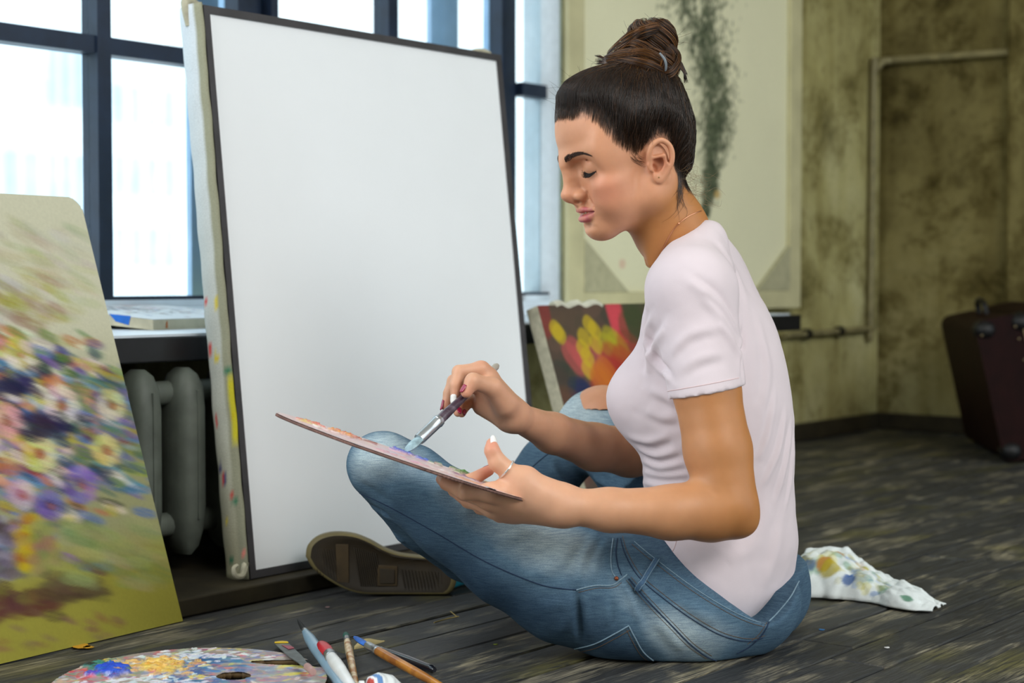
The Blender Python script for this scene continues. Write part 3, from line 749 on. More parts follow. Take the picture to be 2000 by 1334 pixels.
for x, z in ((.012, .36), (.105, .365), (.108, .33), (.11, .27), (.11, .20), (.112, .13), (.112, .08), (.135, .375), (.14, .26), (.14, .12)):
    mb = MB(); mb.ball(cs_o + sd * x + lean_ * z - back * .006, .0035, 8, 6); mb.build('rivet', M_rivet, su, True)
mb = MB(); hp = cs_o + lean_ * .40 + back * .3
mb.tube(spline([hp + sd * .08 + back * -.06, hp + sd * .08 + lean_ * .035 - back * .045, hp + sd * .08 + lean_ * .038 + back * .045, hp + sd * .08 + back * .06], 20), .008, 8); mb.build('handle', M_trim, su, True)

# ---- paint rag on the floor
def rag():
    nu, nv = 90, 60
    A = fl(1548, 1150); B = fl(1842, 1186); tip = fl(1760, 1206)
    ax = B - A; L_ = np.linalg.norm(ax); ax /= L_; ay = np.array([-ax[1], ax[0], 0])
    u = np.linspace(0, 1, nu); v = np.linspace(-1, 1, nv); U, Vv = np.meshgrid(u, v, indexing='ij')
    wid = np.interp(u, [0, .12, .35, .6, .75, .9, 1], [.085, .105, .085, .055, .052, .046, .03])[:, None]
    hgt = np.interp(u, [0, .12, .3, .5, .62, .72, .85, .93, 1], [.052, .060, .056, .040, .028, .026, .020, .008, .004])[:, None]
    prof = np.clip(1 - np.abs(Vv) ** 2.4, 0, 1) ** .8
    Q = np.stack([U * 5, Vv * 1.6, U * 0], -1)
    nz = vnoise(Q, 1.6, 5, 3); nz2 = vnoise(Q, 5, 9, 2)
    Z = hgt * prof * (1 + .25 * nz) + .004 * nz2 * prof + .002 * (1 - prof)
    Z = np.maximum(Z, .0012)
    X = U * L_ + .012 * nz * (U > .9) ; Yv = Vv * wid * (1 + .1 * nz) + .02 * np.sin(U * 5) - .022 * (U > .0) * U
    P = A + ax * X[..., None] + ay * (Yv[..., None] + .022) + z3 * Z[..., None]
    C = np.zeros((nu, nv, 3)); C[:] = lin((226, 232, 232))
    im = C.copy()
    RR = random.Random(4)
    for _ in range(90):
        cx, cy = RR.uniform(2, 60), RR.uniform(6, 34)
        c = RR.choice([(206, 196, 60), (170, 160, 40), (60, 120, 190), (90, 150, 110), (200, 140, 50), (210, 214, 190), (120, 130, 120)])
        stroke(im, cy, cx, RR.uniform(1.5, 4), RR.uniform(1.5, 5), RR.uniform(0, 3), lin(c), RR.uniform(.15, .55))
    for cx, cy, c, s in ((22, 14, (190, 120, 30), 4), (26, 12, (176, 160, 30), 5), (38, 9, (40, 90, 160), 4), (75, 10, (30, 120, 80), 3.5), (40, 30, (190, 180, 60), 3), (10, 13, (90, 90, 60), 4), (15, 12, (60, 90, 130), 3)):
        stroke(im, cy, cx, s, s, .4, lin(c), .8)
    o = mk('paint_rag', P.reshape(-1, 3), grid_faces(nu, nv), vcol('stained_cotton', .9, .1, .04, 700, bmp=.3), None, True, cols=np.clip(im.reshape(-1, 3), 0, 1))
    s = o.modifiers.new('thickness', 'SOLIDIFY'); s.thickness = .002; s.offset = 1
    tag(o, 'crumpled white paint rag with yellow and blue stains on the floorboards', 'rag'); return o
rag()
M_whitepl = plain('white_tube', (228, 232, 232), .4, var=.05)
a = fl(1545, 1118, .017); b_ = fl(1592, 1098, .017)
ax = (b_ - a) / np.linalg.norm(b_ - a)
tb_ = thing('paint_tube', 'small white paint tube behind the paint rag', 'tube', [b_[0], b_[1], 0])
MB().tube([a - ax * .03, a, b_ - ax * .012], [.008, .015, .0155], 14).build('tube_body', M_whitepl, tb_, True)
MB().tube([b_ - ax * .012, b_ - ax * .002, b_], [.0165, .0165, .013], 14).build('cap', M_whitepl, tb_, True)

# ---- brushes
M_fer = plain('steel_ferrule', (190, 194, 198), .28, metal=.9, var=.1)
def brush(name, label, pA, pB, rh, handle, tip_len, tip_mat, fer_len, tip_r=None, fer_r=None, flat=.6, z_tail=None, prof=None, group='brushes lying on the floor', tipcurl=0.0, handle_prof=None):
    """pA = end of the bristles, pB = end of the handle (world points)"""
    ax = pB - pA; L_ = np.linalg.norm(ax); ax = ax / L_
    t = thing(name, label, 'brush', [pA[0], pA[1], 0] if group else pA, group)
    tr0 = tip_r or rh; fr0 = fer_r or rh * .85
    p1 = pA + ax * tip_len; p2 = p1 + ax * fer_len
    n = 10; k = np.linspace(0, 1, n)
    P = pA + ax * (tip_len * k)[:, None] + np.array([0, 0, 1]) * (tipcurl * (1 - k) ** 2)[:, None]
    rr = tr0 * np.interp(k, [0, .15, .55, 1], [.25, .75, 1.0, .9]) if flat < 1 else tr0 * np.interp(k, [0, .3, 1], [.12, .6, 1])
    mb = MB(); mb.tube(P, rr, 10, flat=flat, up=(0, 0, 1)); mb.build('bristles', tip_mat, t, True)
    mb = MB(); mb.tube([p1, p1 + ax * fer_len * .1, p1 + ax * fer_len * .5, p2 - ax * fer_len * .12, p2 - ax * fer_len * .1, p2], [fr0 * .92, fr0, fr0, fr0, fr0 * 1.08, fr0], 12); mb.build('ferrule', M_fer, t, True)
    k = np.linspace(0, 1, 24)
    hp = handle_prof or ([0, .06, .2, .5, 1], [.9, 1.0, 1.25, .9, .45])
    P = p2 + (pB - p2) * k[:, None]; mb = MB(); mb.tube(P, rh * np.interp(k, *hp), 14); mb.build('handle', handle, t, True)
    return t
def fp(px, py, z): return fl(px, py, z)
def woodmat(name, c1, c2, s=25):
    m, nt, b = new_mat(name); f = noise(nt, tex_coord(nt), s, 3, .5, .5)
    nt.links.new(ramp(nt, f, [(0.45, L4(*c1)), (0.62, L4(*c2))]), b.inputs['Base Color']); b.inputs['Roughness'].default_value = .3; b.inputs['Coat Weight'].default_value = .4; return m
M_bgrey = plain('blue_grey_lacquer', (134, 164, 184), .3, var=.08, coat=.4); M_dark = plain('dark_bristle', (26, 28, 30), .7)
M_whl = woodmat('chipped_white_lacquer', (226, 228, 228), (214, 216, 214)); M_red = plain('red_paint_bristle', (176, 24, 40), .35, coat=.3)
M_amb = woodmat('amber_wood', (166, 108, 34), (214, 196, 160), 60); M_amb2 = woodmat('amber_lacquer', (182, 120, 40), (132, 76, 24), 22)
M_grn = plain('green_paint_bristle', (24, 84, 72), .5, var=.4); M_blu = plain('blue_paint_bristle', (44, 96, 176), .5, var=.4)
M_blk = plain('black_lacquer', (12, 12, 22), .18, coat=.6)
brush('paintbrush', 'blue-grey handled brush with a fine black point on the floor', fp(581, 1210, .026), fp(672, 1352, .007), .0068, M_bgrey, .060, M_dark, .010, .0042, .0046, 1.0, handle_prof=([0, .12, .3, .6, 1], [.75, 1.15, 1.2, .95, .75]))
brush('paintbrush', 'white handled brush loaded with red paint on the floor', fp(626, 1253, .030), fp(700, 1360, .009), .0085, M_whl, .052, M_red, .016, .0095, .008, .55, handle_prof=([0, .12, .3, .6, 1], [.85, 1.0, 1.0, .8, .6]))
brush('paintbrush', 'thin chipped amber brush with green tip on the floor', fp(675, 1235, .016), fp(697, 1352, .005), .0047, M_amb, .028, M_grn, .022, .0046, .0042, .6, handle_prof=([0, .15, .4, 1], [1, 1.15, 1.1, .9]))
brush('paintbrush', 'long glossy amber brush with blue tip on the floor', fp(692, 1246, .026), fp(868, 1344, .012), .0052, M_amb2, .040, M_blu, .032, .0055, .0058, .6, handle_prof=([0, .1, .3, .7, 1], [1.15, 1.2, 1.2, 1.1, .8]), tipcurl=.002)
brush('paintbrush', 'short black lacquered brush with steel ferrule lying under the amber one', fp(716, 1262, .007), fp(849, 1309, .0065), .0062, M_blk, .010, M_dark, .030, .0055, .0056, .6, handle_prof=([0, .15, .5, .97, 1], [1, 1.1, 1.1, .85, .5]))
# a curl of pale paper / wood shaving
def shaving():
    A = fl(690, 1266, .003); n = 24; P = []
    for i in range(n):
        u = i / (n - 1); x = fl(692 + 60 * u, 1267 - 15 * u, .002)
        w = .006 * math.sin(math.pi * (0.1 + .9 * u)) + .0012
        up_ = np.array([0, .6, .8]); P += [x - up_ * w * .3, x + up_ * w * 1.3 + z3 * .002 * math.sin(u * 6)]
    F = [(2 * i, 2 * i + 2, 2 * i + 3, 2 * i + 1) for i in range(n - 1)]
    o = mk('wood_shaving', P, F, plain('pale_shaving', (196, 180, 130), .7), None, True)
    s = o.modifiers.new('thickness', 'SOLIDIFY'); s.thickness = .0012
    tag(o, 'small curled pale wood shaving lying between the brushes', 'shaving')
shaving()
a = fl(1565, 1180, .009); b_ = fl(1535, 1166, .009)
o = thing('paintbrush', 'dark purple handle end poking out behind the jeans', 'brush', [a[0], a[1], 0], 'brushes lying on the floor')
MB().tube([b_ + (b_ - a) * 2.5, b_, a + (b_ - a) * .2, a], [.006, .0085, .009, .005], 12).build('handle', plain('purple_lacquer', (58, 30, 50), .25, coat=.4), o, True)
MB().tube([b_ + (b_ - a) * 3.4, b_ + (b_ - a) * 2.5], [.006, .006], 12).build('ferrule', M_fer, o, True)
# striped tube at the bottom edge
a = fl(712, 1352, .014); b_ = fl(792, 1350, .012)
tt = thing('paint_tube', 'white tube smeared red and blue at the bottom edge beside the brushes', 'tube', [a[0], a[1], 0])
n1, n2 = 40, 24; P = []; C = []
ax = (b_ - a); ay = np.array([-ax[1], ax[0], 0]); ay /= np.linalg.norm(ay)
for i in range(n1):
    u = i / (n1 - 1); r = .019 * np.interp(u, [0, .1, .35, .7, 1], [.45, .85, 1.0, .9, .5])
    for k in range(n2):
        w = 2 * math.pi * k / n2; P.append(a + ax * u + ay * r * math.cos(w) * 1.1 + z3 * (r * .95 * math.sin(w) + r * .95 - .013))
        f_ = u + .1 * math.sin(w * 2)
        C.append(lin((176, 60, 50)) if f_ < .1 else lin((226, 226, 230)) if f_ < .18 else lin((90, 130, 180)) if f_ < .30 else lin((220, 224, 224)) * (1 - .25 * max(0, math.sin(f_ * 30 + w))))
F = [(i * n2 + k, i * n2 + (k + 1) % n2, (i + 1) * n2 + (k + 1) % n2, (i + 1) * n2 + k) for i in range(n1 - 1) for k in range(n2)] + [tuple(range(n2 - 1, -1, -1)), tuple((n1 - 1) * n2 + k for k in range(n2))]
mk('tube_body', P, F, vcol('smeared_tube', .45, .4), tt, True, cols=np.array(C))
MB().tube([a - ax * .13 + z3 * .004, a - ax * .02 + z3 * .004], [.010, .010], 12).build('cap', M_whitepl, tt, True)

# ---- floor palette with paint
def floor_palette():
    zt = .009; C0 = fl(365, 1352); lx, ly = .178, .205
    nu, nv = 300, 340
    x = np.linspace(-lx, lx, nu); y = np.linspace(-ly, ly, nv); X, Yg = np.meshgrid(x, y, indexing='ij')
    PX = C0[0] + X; PY = C0[1] + Yg
    def loc(px, py): p = fl(px, py, zt); return p[0] - C0[0], p[1] - C0[1]
    r = np.sqrt((X / lx) ** 2 + (Yg / ly) ** 2); th = np.arctan2(Yg / ly, X / lx)
    body = r < (0.985 - .03 * np.cos(2 * th) + .02 * np.sin(3 * th))
    # slot and thumb hole
    sx0, sy0 = loc(492, 1293); sx1, sy1 = loc(640, 1296)
    slot_w = np.interp(X, [sx0, sx0 + .02, sx1], [.004, .010, .022])
    yc = np.interp(X, [sx0, sx1], [sy0, sy1]); slot = (X > sx0) & (np.abs(Yg - yc) < slot_w)
    hx, hy = loc(456, 1321); hole = ((X - hx) / .021) ** 2 + ((Yg - hy) / .020) ** 2 < 1
    mask = body & ~slot & ~hole
    im = np.zeros((nu, nv, 3)); im[:] = lin((158, 146, 138))
    hgt = np.zeros((nu, nv)); RR = random.Random(21)
    sxp = (nu - 1) / (2 * lx); syp = (nv - 1) / (2 * ly)
    def dab(px, py, ln, wd, c, al=.85, hh=.0, ang=None, j=10):
        a, b = loc(px, py); i, k = (a + lx) * sxp, (b + ly) * syp
        c = np.clip(np.array(c) + [RR.uniform(-j, j) for _ in range(3)], 0, 255)
        ang = RR.uniform(0, 3.1) if ang is None else ang
        stroke(im, k, i, ln, wd, ang, lin(c), al, .3)
        if hh:
            t = np.zeros((nu, nv, 1)); 
            hloc = hgt[..., None]; tmp = hloc.copy(); stroke(tmp, k, i, ln, wd, ang, [hh], .8, .35); hgt[:] = np.maximum(hgt, tmp[..., 0])
    mix = [(170, 100, 120), (196, 128, 140), (110, 150, 190), (60, 110, 180), (206, 180, 150), (180, 200, 170), (130, 90, 140), (214, 100, 110), (90, 140, 120), (210, 200, 90), (190, 190, 210), (230, 232, 236)]
    for _ in range(1000): dab(RR.uniform(80, 640), RR.choice([RR.uniform(1262, 1345), RR.uniform(1262, 1480)]), RR.uniform(4, 12), RR.uniform(2, 5), RR.choice(mix), .8)
    for _ in range(130): dab(RR.gauss(400, 45), RR.uniform(1280, 1345), RR.uniform(6, 14), RR.uniform(3, 7), RR.choice([(40, 96, 160), (30, 110, 150), (60, 130, 180), (40, 80, 140)]), .85, .0008)
    for _ in range(34): dab(RR.uniform(470, 600), RR.uniform(1300, 1340), RR.uniform(6, 14), RR.uniform(3, 6), RR.choice([(100, 114, 146), (146, 130, 160), (110, 140, 160)]), .7)
    for _ in range(110): dab(RR.gauss(390, 60), RR.gauss(1281, 7), RR.uniform(3, 8), RR.uniform(2, 4), (226, 232, 238), .92, .0012)
    for _ in range(80): dab(RR.gauss(300, 60), RR.gauss(1330, 6), RR.uniform(3, 7), RR.uniform(2, 3), (220, 228, 236), .9, .0012)
    for _ in range(40): dab(RR.gauss(170, 26), RR.gauss(1318, 6), RR.uniform(4, 8), RR.uniform(2, 3), (200, 60, 70), .85, .0008)
    for _ in range(24): dab(RR.uniform(150, 215), RR.gauss(1293, 3), 8, 2, (216, 180, 50), .8, .001, 1.4)
    for _ in range(60): dab(RR.gauss(200, 20), RR.gauss(1302, 7), RR.uniform(5, 9), RR.uniform(3, 5), (28, 120, 110), .92, .003)
    for _ in range(40): dab(RR.gauss(214, 14), RR.gauss(1313, 5), RR.uniform(5, 10), RR.uniform(4, 6), (20, 70, 200), .95, .007)
    for _ in range(14): dab(RR.gauss(178, 8), RR.gauss(1302, 2), 5, 2.5, (20, 34, 40), .9, .004)
    for _ in range(140): dab(RR.gauss(315, 27), RR.gauss(1302, 8), RR.uniform(4, 9), RR.uniform(2, 4.5), RR.choice([(226, 176, 60), (214, 160, 48), (232, 190, 84), (230, 190, 110)]), .92, RR.uniform(.002, .006))
    for _ in range(30): dab(RR.uniform(545, 605), 1310 + RR.choice([-7, 8]) + RR.gauss(0, 1.5), 8, 2.5, (206, 196, 80), .85, .001, 1.4)
    for _ in range(12): dab(RR.uniform(590, 612), RR.uniform(1312, 1322), 4, 3, (190, 70, 90), .8)
    for _ in range(16): dab(RR.gauss(385, 8), RR.gauss(1323, 2), 4, 2, (210, 190, 60), .9, .0015)
    hgt += .0004 * RR.random() + np.where(hgt > 0.0005, .0012 * vnoise(np.stack([X * 220, Yg * 220, X * 0], -1), 1.0, 2, 2) * np.minimum(hgt / .003, 1), 0)
    P = np.stack([PX, PY, zt + np.maximum(hgt, 0)], -1).reshape(-1, 3); F = grid_faces(nu, nv)
    keep = mask.reshape(-1)[F].all(1); F = F[keep]; idx = np.full(len(P), -1); used = np.unique(F); idx[used] = np.arange(len(used))
    t = thing('paint_palette', 'paint-crusted wooden palette lying on the floor in the foreground', 'palette', [C0[0], C0[1], 0])
    mk('paint_layer', P[used], idx[F], vcol('thick_wet_paint', .35, .5, .05, 300), t, True, cols=np.clip(im.reshape(-1, 3)[used], 0, 1))
    # wooden board underneath, coarser outline through the same mask
    st = 3; ii = np.arange(0, nu, st); jj = np.arange(0, nv, st); m2 = mask[np.ix_(ii, jj)]; P2 = np.stack([PX[np.ix_(ii, jj)], PY[np.ix_(ii, jj)], np.full(m2.shape, zt - .0008)], -1).reshape(-1, 3)
    F2 = grid_faces(len(ii), len(jj)); F2 = F2[m2.reshape(-1)[F2].all(1)]; idx = np.full(len(P2), -1); used = np.unique(F2); idx[used] = np.arange(len(used))
    o = mk('palette_board', P2[used], idx[F2], plain('stained_plywood', (86, 66, 36), .7, var=.3), t, True)
    s = o.modifiers.new('thickness', 'SOLIDIFY'); s.thickness = .007; s.offset = -1
floor_palette()
# palette knife tucked through the slot
a = fl(547, 1254, .006); b_ = fl(598, 1300, .022); ax = (b_ - a) / np.linalg.norm(b_ - a); ay = np.array([-ax[1], ax[0], 0])
kn = thing('palette_knife', 'palette knife with yellow paint on its blade beside the floor palette', 'knife', [a[0], a[1], 0])
Lk = np.linalg.norm(b_ - a); poly = []
for u, w in ((0, .003), (.02, .0075), (.1, .0095), (.6, .0085), (1, .004)): poly.append(a + ax * Lk * u + ay * w)
for u, w in ((1, .004), (.6, .0085), (.1, .0095), (.02, .0075), (0, .003)): poly.append(a + ax * Lk * u - ay * w)
MB().prism(poly, -z3 * .0012).build('blade', plain('smeared_blade', (84, 92, 92), .35, var=.5, nscale=60, metal=.2), kn)
MB().prism([a + ay * .003 + z3 * .0004, a + ax * .006 + ay * .0088 + z3 * .0004, a + ax * .016 + ay * .0092 + z3 * .0004, a + ax * .010 - ay * .0092 + z3 * .0004, a + ax * .004 - ay * .008 + z3 * .0004, a - ay * .003 + z3 * .0004], z3 * .0012).build('yellow_paint', plain('yellow_paint', (222, 186, 40), .4), kn)
MB().prism([a + ax * .05 + ay * .008 + z3 * .0004, a + ax * .07 + ay * .0085 + z3 * .0004, a + ax * .075 + z3 * .0004, a + ax * .035 - ay * .003 + z3 * .0004], z3 * .0008).build('red_paint', plain('crimson_paint', (150, 70, 84), .4), kn)
MB().tube([b_, b_ + ax * .008, b_ + ax * .05], [.003, .0048, .0042], 12).build('handle', plain('pinkish_handle', (176, 140, 134), .5), kn, True)
# ochre spots of paint on the boards are part of the floor

# broken straw on the boards
st = thing('straw', 'thin broken straw lying on the floor between the shoe and the brushes', 'straw', fl(870, 1207))
MB().tube(spline([fl(848, 1216, .002), fl(872, 1209, .002), fl(896, 1204, .004)], 12), .0010, 6).build('stalk', plain('dry_straw', (150, 132, 78), .7), st, True)
MB().tube(spline([fl(893, 1205, .004), fl(886, 1199, .006), fl(880, 1194, .003)], 8), .0007, 6).build('splinter', plain('dry_straw', (150, 132, 78), .7), st, True)
# ================================================================== THE WOMAN
# ---- signed-distance modelling: primitives blended smoothly on a grid, meshed with surface nets
def V3(*a): return np.array(a, float)
class Field:
    def __init__(s, lo, hi, h):
        s.lo = np.asarray(lo, float); s.h = h; n = np.ceil((np.asarray(hi) - s.lo) / h).astype(int) + 1
        s.ax = [np.float32(s.lo[i]) + np.float32(h) * np.arange(n[i], dtype=np.float32) for i in range(3)]
        s.F = np.full(tuple(n), 0.5, np.float32)
    def box(s, lo, hi):
        sl = []
        for i in range(3):
            a = int(max(0, math.floor((lo[i] - s.lo[i]) / s.h))); b = int(min(s.F.shape[i], math.ceil((hi[i] - s.lo[i]) / s.h) + 1)); sl.append(slice(a, max(a, b)))
        X, Y, Z = s.ax[0][sl[0]][:, None, None], s.ax[1][sl[1]][None, :, None], s.ax[2][sl[2]][None, None, :]
        return tuple(sl), X, Y, Z
    def put(s, sl, d, k, op):
        A = s.F[sl]; d = d.astype(np.float32)
        if op == 'add':
            h = np.clip(k - np.abs(A - d), 0, None) / k if k > 0 else 0
            s.F[sl] = np.minimum(A, d) - h * h * k * 0.25
        elif op == 'sub':
            d = -d; h = np.clip(k - np.abs(A - d), 0, None) / k if k > 0 else 0
            s.F[sl] = np.maximum(A, d) + h * h * k * 0.25
    def cone(s, a, b, ra, rb, k=0.01, op='add'):
        m = max(ra, rb) + k + 4 * s.h; lo = np.minimum(a, b) - m; hi = np.maximum(a, b) + m
        sl, X, Y, Z = s.box(lo, hi)
        if 0 in s.F[sl].shape: return s
        ba = b - a; L2 = max(float(ba @ ba), 1e-12)
        x, y, z = X - a[0], Y - a[1], Z - a[2]
        t = np.clip((x * ba[0] + y * ba[1] + z * ba[2]) / L2, 0, 1)
        d = np.sqrt((x - t * ba[0]) ** 2 + (y - t * ba[1]) ** 2 + (z - t * ba[2]) ** 2) - (ra + (rb - ra) * t)
        s.put(sl, d, k, op); return s
    def chain(s, P, R, k=0.008, k0=None):
        for i in range(len(P) - 1): s.cone(P[i], P[i + 1], R[i], R[i + 1], k if (i or k0 is None) else k0)
        return s
    def ell(s, c, r, M=None, k=0.01, op='add'):
        """M rows = local axes"""
        M = np.eye(3) if M is None else np.asarray(M); m = max(r) + k + 4 * s.h
        sl, X, Y, Z = s.box(c - m, c + m)
        if 0 in s.F[sl].shape: return s
        x, y, z = X - c[0], Y - c[1], Z - c[2]
        q = [(x * M[i][0] + y * M[i][1] + z * M[i][2]) / r[i] for i in range(3)]
        k0 = np.sqrt(q[0] ** 2 + q[1] ** 2 + q[2] ** 2); k1 = np.sqrt((q[0] / r[0]) ** 2 + (q[1] / r[1]) ** 2 + (q[2] / r[2]) ** 2) + 1e-6
        s.put(sl, np.where(k0 < 0.05, -min(r), k0 * (k0 - 1) / k1), k, op); return s
    def levels(s, zs, cx, cy, a, b, Fv, Lv, k=0.01, grow=0.0, zlo=None, zhi=None):
        """stack of ellipses over height"""
        zs = np.asarray(zs); o = np.argsort(zs); zlo = zs.min() if zlo is None else zlo; zhi = zs.max() if zhi is None else zhi
        sl, X, Y, Z = s.box(V3(-9, -9, zlo - .03), V3(9, 9, zhi + .03))
        zz = np.clip(Z.ravel(), zs.min(), zs.max()); dense = np.linspace(zs.min(), zs.max(), 200)
        def I(v):
            v = np.asarray(v)[o]; t = np.interp(zz, zs[o], np.arange(len(zs)))
            return np.interp(zz, dense, np.array(spl1(zs[o], v, dense)))[None, None, :].astype(np.float32)
        x = X - I(cx); y = Y - I(cy); f = x * Fv[0] + y * Fv[1]; l = x * Lv[0] + y * Lv[1]
        A = I(a) + grow; B = I(b) + grow
        k0 = np.sqrt((f / A) ** 2 + (l / B) ** 2); k1 = np.sqrt((f / A ** 2) ** 2 + (l / B ** 2) ** 2) + 1e-6
        d = k0 * (k0 - 1) / k1; d = np.where(k0 < .05, -np.minimum(A, B), d)
        cap = np.maximum(Z - (zhi + grow), (zlo - grow) - Z); d = np.maximum(d, cap)
        s.put(sl, d, k, 'add'); return s
    def half(s, n, p):
        """keep only the side where (x-p).n <= 0"""
        X, Y, Z = s.ax[0][:, None, None], s.ax[1][None, :, None], s.ax[2][None, None, :]
        d = (X - p[0]) * n[0] + (Y - p[1]) * n[1] + (Z - p[2]) * n[2]; s.F = np.maximum(s.F, d.astype(np.float32)); return s
    def mesh(s):
        F = s.F; S = F < 0
        c = S[:-1, :-1, :-1].astype(np.int8)
        tot = np.zeros(c.shape, np.int8)
        for i in (0, 1):
            for j in (0, 1):
                for k in (0, 1): tot += S[i:F.shape[0] - 1 + i, j:F.shape[1] - 1 + j, k:F.shape[2] - 1 + k]
        act = (tot > 0) & (tot < 8); idx = np.argwhere(act); vid = np.full(act.shape, -1, np.int32); vid[act] = np.arange(len(idx))
        C = np.array([(i, j, k) for i in (0, 1) for j in (0, 1) for k in (0, 1)])
        val = np.stack([F[idx[:, 0] + a, idx[:, 1] + b, idx[:, 2] + c_] for a, b, c_ in C], 1)
        acc = np.zeros((len(idx), 3)); cnt = np.zeros(len(idx))
        for e0 in range(8):
            for ax_ in range(3):
                if C[e0][ax_] == 0:
                    e1 = [m for m in range(8) if (C[m] == C[e0] + np.eye(3, dtype=int)[ax_]).all()][0]
                    v0, v1 = val[:, e0], val[:, e1]; cr = (v0 < 0) != (v1 < 0)
                    t = np.where(cr, v0 / np.where(v0 == v1, 1, v0 - v1), 0)
                    p = C[e0][None] + t[:, None] * np.eye(3)[ax_]; acc[cr] += p[cr]; cnt[cr] += 1
        V = s.lo + s.h * (idx + acc / np.maximum(cnt, 1)[:, None])
        faces = []
        for ax_ in range(3):
            u, w = [(1, 2), (2, 0), (0, 1)][ax_]
            n = list(F.shape); sl0 = [slice(None)] * 3; sl1 = [slice(None)] * 3; sl0[ax_] = slice(0, n[ax_] - 1); sl1[ax_] = slice(1, n[ax_])
            a = S[tuple(sl0)]; b = S[tuple(sl1)]
            e = np.argwhere(a != b); e = e[(e[:, u] > 0) & (e[:, w] > 0) & (e[:, u] < n[u] - 1) & (e[:, w] < n[w] - 1)]
            sg = a[e[:, 0], e[:, 1], e[:, 2]]
            q = []
            for du, dw in ((1, 1), (0, 1), (0, 0), (1, 0)):
                m = e.copy(); m[:, u] -= du; m[:, w] -= dw; q.append(vid[m[:, 0], m[:, 1], m[:, 2]])
            q = np.stack(q, 1); q[~sg] = q[~sg][:, ::-1]; faces.append(q)
        Fc = np.concatenate(faces); Fc = Fc[(Fc >= 0).all(1)]
        return V, Fc
def spl1(x, y, xs):
    """monotone-ish cubic (Catmull-Rom on uneven knots)"""
    x = np.asarray(x, float); y = np.asarray(y, float); d = np.gradient(y, x)
    i = np.clip(np.searchsorted(x, xs) - 1, 0, len(x) - 2); h = x[i + 1] - x[i]; t = (xs - x[i]) / h
    return y[i] * (1 + 2 * t) * (1 - t) ** 2 + d[i] * h * t * (1 - t) ** 2 + y[i + 1] * t * t * (3 - 2 * t) + d[i + 1] * h * t * t * (t - 1)
def relax(V, F, n=1, w=0.5):
    E = np.concatenate([F[:, [0, 1]], F[:, [1, 2]], F[:, [2, 3]], F[:, [3, 0]]]); E = np.concatenate([E, E[:, ::-1]])
    cnt = np.bincount(E[:, 0], minlength=len(V))[:, None]
    for _ in range(n):
        A = np.stack([np.bincount(E[:, 0], V[E[:, 1], i], minlength=len(V)) for i in range(3)], 1) / np.maximum(cnt, 1)
        V = V + w * (A - V)
    return V
def normals(V, F):
    n = np.cross(V[F[:, 2]] - V[F[:, 0]], V[F[:, 3]] - V[F[:, 1]]); N = np.zeros_like(V)
    for k in range(4):
        for i in range(3): N[:, i] += np.bincount(F[:, k], n[:, i], minlength=len(V))
    return N / (np.linalg.norm(N, axis=1)[:, None] + 1e-12)
def bvh(V, F): return BVHTree.FromPolygons([tuple(v) for v in V], [tuple(int(i) for i in f) for f in F])
CAMP = V3(0, 0, H)
def hit(tree, px, py):
    r = ray(px, py); r = r / np.linalg.norm(r); h = tree.ray_cast(Vector(CAMP), Vector(r))
    return (np.array(h[0]), np.array(h[1])) if h[0] is not None else (None, None)
def on_surface(tree, poly, n):
    """pixel polyline -> points on the garment"""
    P = []; N = []
    for p in spline(np.array(poly, float), n):
        a, b = hit(tree, *p)
        if a is not None: P.append(a); N.append(b)
    return np.array(P), np.array(N)
def fold(V, N, tree, poly, width, amp, n=40, taper=True, valley=0.6):
    """press a soft fold (ridge with a valley beside it) into a mesh along a line seen on its surface"""
    P, _ = on_surface(tree, poly, n)
    if len(P) < 4: return V
    lo, hi = P.min(0) - 3 * width, P.max(0) + 3 * width
    m = np.where(((V > lo) & (V < hi)).all(1))[0]
    if len(m) == 0: return V
    Q = V[m]; best = np.full(len(m), 9.0); tt = np.zeros(len(m)); side = np.zeros(len(m))
    for i in range(len(P) - 1):
        a, b = P[i], P[i + 1]; ba = b - a; t = np.clip(((Q - a) @ ba) / (ba @ ba + 1e-12), 0, 1); r = Q - a - t[:, None] * ba; d = np.linalg.norm(r, axis=1)
        up = np.cross(ba / (np.linalg.norm(ba) + 1e-12), N[m]); sd = np.einsum('ij,ij->i', r, up)
        u = d < best; best[u] = d[u]; tt[u] = (i + t[u]) / (len(P) - 1); side[u] = sd[u]
    e = np.sin(np.pi * np.clip(tt, 0.02, .98)) ** .6 if taper else 1.0
    g = np.exp(-(best / width) ** 2) - valley * np.exp(-((side - 1.3 * width) / (width * .8)) ** 2) * np.exp(-(np.maximum(best - 2.2 * width, 0) / width) ** 2) * (best < 3 * width)
    V = V.copy(); V[m] += N[m] * (amp * e * g)[:, None]; return V

# ---- body frame
BETA = math.radians(28)
Fv = V3(-math.cos(BETA), math.sin(BETA), 0); Lv = V3(-math.sin(BETA), -math.cos(BETA), 0)      # facing, her left (towards us)
YC = 2.30
person = thing('person', 'woman with dark bun, white t-shirt and jeans sitting on the floor with a palette', 'person', V3(pt(1400, 1200, YC)[0], YC, 0))

